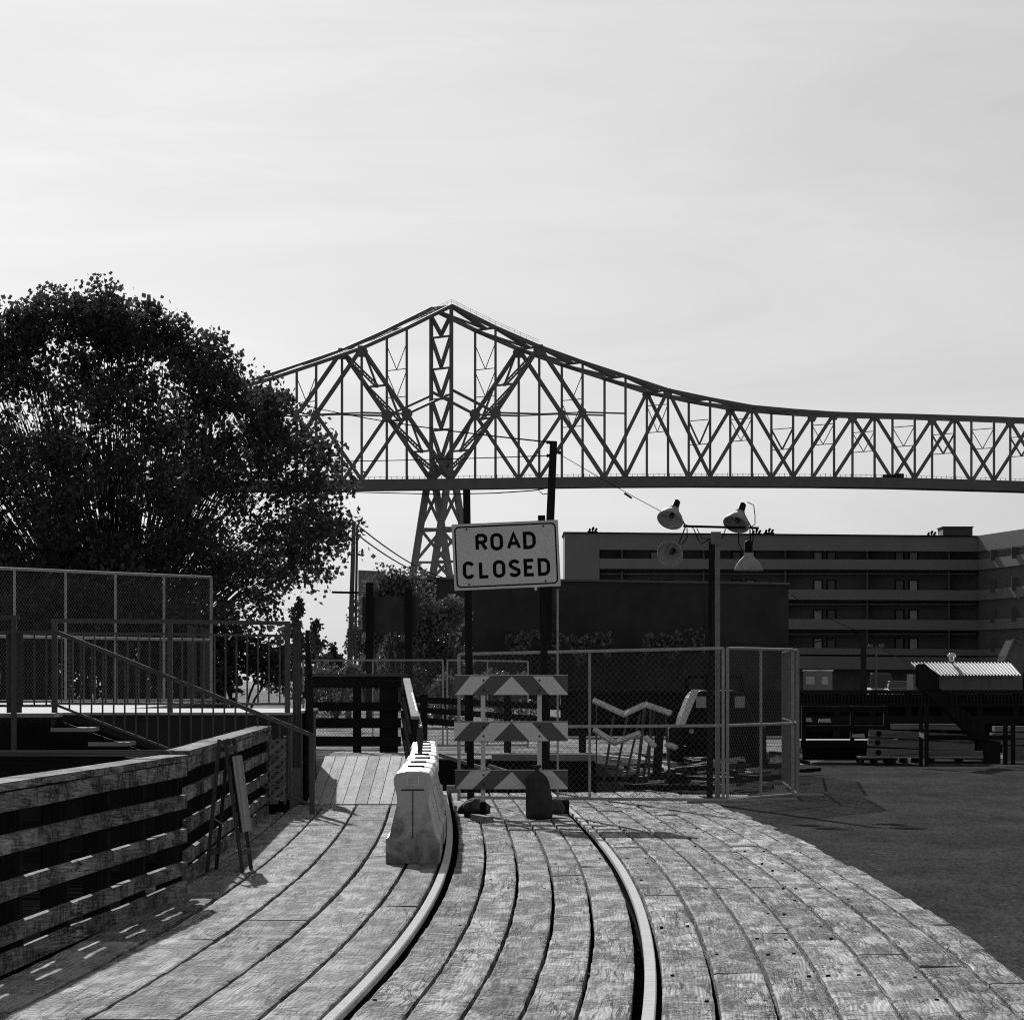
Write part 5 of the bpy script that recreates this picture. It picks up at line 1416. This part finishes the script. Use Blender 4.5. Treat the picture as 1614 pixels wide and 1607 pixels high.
# perforated and laced bracing between the two trusses
def lace(name, a, c, w_, up, nh):
    """flat bar with a row of openings, built as two edge strips and short rungs"""
    m = MB(); d = (c - a); L = d.length; d.normalize(); sx_ = d.cross(Vector(up)).normalized() * (w_ / 2)
    for s in (-1, 1): m.bar(a + sx_ * s * .8, c + sx_ * s * .8, w_ * .3, w_ * .3, up=up)
    for i in range(nh + 1):
        p = a + d * (L * i / nh); m.bar(p - sx_, p + sx_, w_ * .34, w_ * .2, up=tuple(d))
    return m.build(name, M['bridge'], t)
lev = [497, 529, 579, 627, 676, 726]
for i in range(5):
    h0, h1 = hz(lev[i] - 2, 0), hz(lev[i + 1], 0)
    a0, a1 = ob + Vector((0, 0, h0)), ob + pb * WT + Vector((0, 0, h0)); b0 = ob + pb * WT / 2 + Vector((0, 0, h1 + .5))
    c0, c1 = ob + Vector((0, 0, h1)), ob + pb * WT + Vector((0, 0, h1))
    lace('sway_brace', a0, b0, 1.2, tuple(db), 12); lace('sway_brace', a1, b0, 1.2, tuple(db), 12)
    mem('sway_strut', c0, c1, .5)
mem('sway_brace', ob + Vector((0, 0, hz(726, 0))), ob + pb * WT + Vector((0, 0, hz(756, 0))), .9); mem('sway_brace', ob + pb * WT + Vector((0, 0, hz(726, 0))), ob + Vector((0, 0, hz(756, 0))), .9)
for n in range(-5, 15):
    if n in (0, 2, -2, 4): continue
    a, c = T(n, 0), T(n, 1); ht = a.z - B_(n, 0).z
    lv = [.24, .62] if abs(n) in (1, 3) else [.30, .62]
    z0 = a.z - (ht * .10 if abs(n) in (1, 3) else ht * .12)
    for j in range(2 if abs(n) in (1, 3) else 1):
        drop = 6.8 if abs(n) in (1, 3) else ht * .34
        zA = z0 - j * drop if abs(n) in (1, 3) else a.z - ht * (.26 if n % 2 == 0 or n < 5 else .16)
        th_ = .16 if (n % 2 or n == 10 or abs(n) in (1, 3)) and n not in () else .34
        A0 = Vector((*a.xy, zA)); A1 = Vector((*c.xy, zA)); mdl = (A0 + A1) / 2 - Vector((0, 0, drop * .92))
        mem('sway_brace', A0, mdl, th_); mem('sway_brace', A1, mdl, th_)
        mem('sway_strut', A0 - Vector((0, 0, drop * .92)), A1 - Vector((0, 0, drop * .92)), .2)
        if abs(n) not in (1, 3): mem('sway_strut', A0, A1, .2)
# portal bracing between the great diagonals either side of the pier
for q in (1, -1):
    for f0, f1 in ((.97, .72), (.72, .46), (.46, .22), (.22, .06)):
        e0 = lambda f, s: B_(0, s).lerp(T(2 * q, s), f)
        md = (e0(f1, 0) + e0(f1, 1)) / 2
        lace('portal_brace', e0(f0, 0), md, 1.15, tuple(db), 12); lace('portal_brace', e0(f0, 1), md, 1.15, tuple(db), 12)
        mem('portal_strut', e0(f1, 0), e0(f1, 1), .5)
# top laterals
for n in range(-6, 9):
    md = (T(n + 1, 0) + T(n + 1, 1)) / 2
    lace('top_lateral', T(n, 0), md, 1.5, (0, 0, 1), 14); lace('top_lateral', T(n, 1), md, 1.5, (0, 0, 1), 14)
    lace('top_strut', T(n, 0), T(n, 1), 1.3, (0, 0, 1), 12)
# deck, edge girders, railing
m = MB()
for n in range(-8, 16):
    a, c = ob + db * (n * PL), ob + db * ((n + 1) * PL)
    for s0, s1, dz0, dz1 in ((-.06, .04, -2.5, .15), (.96, 1.06, -2.5, .15), (.04, .96, -.9, -.2)):
        z0, z1 = hz(botv(n), n), hz(botv(n + 1), n + 1)
        m.hexa([a + pb * WT * s0 + Vector((0, 0, z0 + dz0)), c + pb * WT * s0 + Vector((0, 0, z1 + dz0)), c + pb * WT * s1 + Vector((0, 0, z1 + dz0)), a + pb * WT * s1 + Vector((0, 0, z0 + dz0)),
                a + pb * WT * s0 + Vector((0, 0, z0 + dz1)), c + pb * WT * s0 + Vector((0, 0, z1 + dz1)), c + pb * WT * s1 + Vector((0, 0, z1 + dz1)), a + pb * WT * s1 + Vector((0, 0, z0 + dz1))])
m.build('deck', M['bridge'], t)
m = MB()
for n in range(-8, 16):
    a, c = ob + db * (n * PL) - pb * .75, ob + db * ((n + 1) * PL) - pb * .75
    z0, z1 = hz(botv(n), n), hz(botv(n + 1), n + 1)
    A_, C_ = a + Vector((0, 0, z0)), c + Vector((0, 0, z1))
    m.bar(A_ + Vector((0, 0, .7)), C_ + Vector((0, 0, .7)), .07, .07)
    for i in range(8):
        p = A_.lerp(C_, i / 8); m.bar(p + Vector((0, 0, .1)), p + Vector((0, 0, .95 if i % 3 == 0 else .7)), .13, .13)
m.build('deck_railing', M['bridge'], t)
# maintenance walk on the top chord
for (n0, n1, off) in ((-.75, 0, 0), (0, 2, 0)):
    m = MB(); N_ = 14 if n1 == 2 else 8
    def tp(x): 
        lo_ = math.floor(min(x, 1.999)) if x >= 0 else -1
        a, c = T(lo_, 0), T(lo_ + 1, 0); return a.lerp(c, x - lo_)
    pts = [tp(n0 + (n1 - n0) * i / N_) for i in range(N_ + 1)]
    for a, c in zip(pts[:-1], pts[1:]):
        for h_ in (1.1, 1.6): m.bar(a + Vector((0, 0, h_)), c + Vector((0, 0, h_)), .06, .06)
        m.bar(a, a + Vector((0, 0, 1.6)), .06, .06)
    m.build('walkway_rail', M['bridge'], t)
# pier tower
for s in (0, 1):
    tp_ = ob + pb * (s * WT)
    zt_ = hz(771, 0)
    legs = []
    for q in (-1, 1):
        a = tp_ + db * (q * 1.3) + Vector((0, 0, zt_ + .6)); c = tp_ + db * (q * 9.6) + Vector((0, 0, 3.0))
        mem('tower_leg', a, c, 1.45, 1.2, 'tower'); legs.append((a, c))
    for f in (.22, .40, .62, .85):
        mem('tower_strut', legs[0][0].lerp(legs[0][1], f), legs[1][0].lerp(legs[1][1], f), .6, .6, 'tower')
    for f0, f1 in ((.03, .22), (.22, .40), (.40, .62), (.62, .85)):
        mem('tower_brace', legs[0][0].lerp(legs[0][1], f0), legs[1][0].lerp(legs[1][1], f1), .65, .5, 'tower'); mem('tower_brace', legs[1][0].lerp(legs[1][1], f0), legs[0][0].lerp(legs[0][1], f1), .65, .5, 'tower')
    m = MB(); m.prism([tp_ + db * x + pb * y_ + Vector((0, 0, -2)) for x, y_ in ((-12, -3), (12, -3), (12, 3), (-12, 3))], (0, 0, 5)); m.build('pier_base', M['concrete'], t)
for q in (-1, 1):
    l0 = [(ob + db * (q * 1.3) + Vector((0, 0, hz(771, 0))), ob + db * (q * 9.6) + Vector((0, 0, 3))), (ob + pb * WT + db * (q * 1.3) + Vector((0, 0, hz(771, 0))), ob + pb * WT + db * (q * 9.6) + Vector((0, 0, 3)))]
    for f0, f1 in ((.22, .22), (.62, .62), (.85, .85)):
        for a, c in ((0, 1),): mem('tower_brace', l0[a][0].lerp(l0[a][1], f0), l0[c][0].lerp(l0[c][1], f1), .8, .6, 'tower')
# a vehicle crossing the bridge
nn = 10.55; p = ob + db * (nn * PL) + pb * 1.8 + Vector((0, 0, hz(botv(nn), nn) - .2))
o = thing('truck', 'tiny dark truck crossing the bridge deck at right', 'truck', p)
def obx(m, l0, l1, w0, w1, z0, z1): m.hexa([p + db * a + pb * b_ + Vector((0, 0, z)) for z in (z0, z1) for a, b_ in ((l0, w0), (l1, w0), (l1, w1), (l0, w1))])
m = MB(); obx(m, -2.6, 1.2, -1, 1, .3, 1.2); m.build('bed', M['black'], o); m = MB(); obx(m, 1.21, 2.8, -1, 1, .3, 1.5); m.build('cab', M['black'], o)
m = MB()
for a in (-1.8, 2.0): m.lathe([(.1, -1.0), (.45, -1.0), (.45, 1.0), (.1, 1.0)], p + db * a + Vector((0, 0, .45)), tuple(pb), 14)
m.build('wheel', M['rubber'], o)
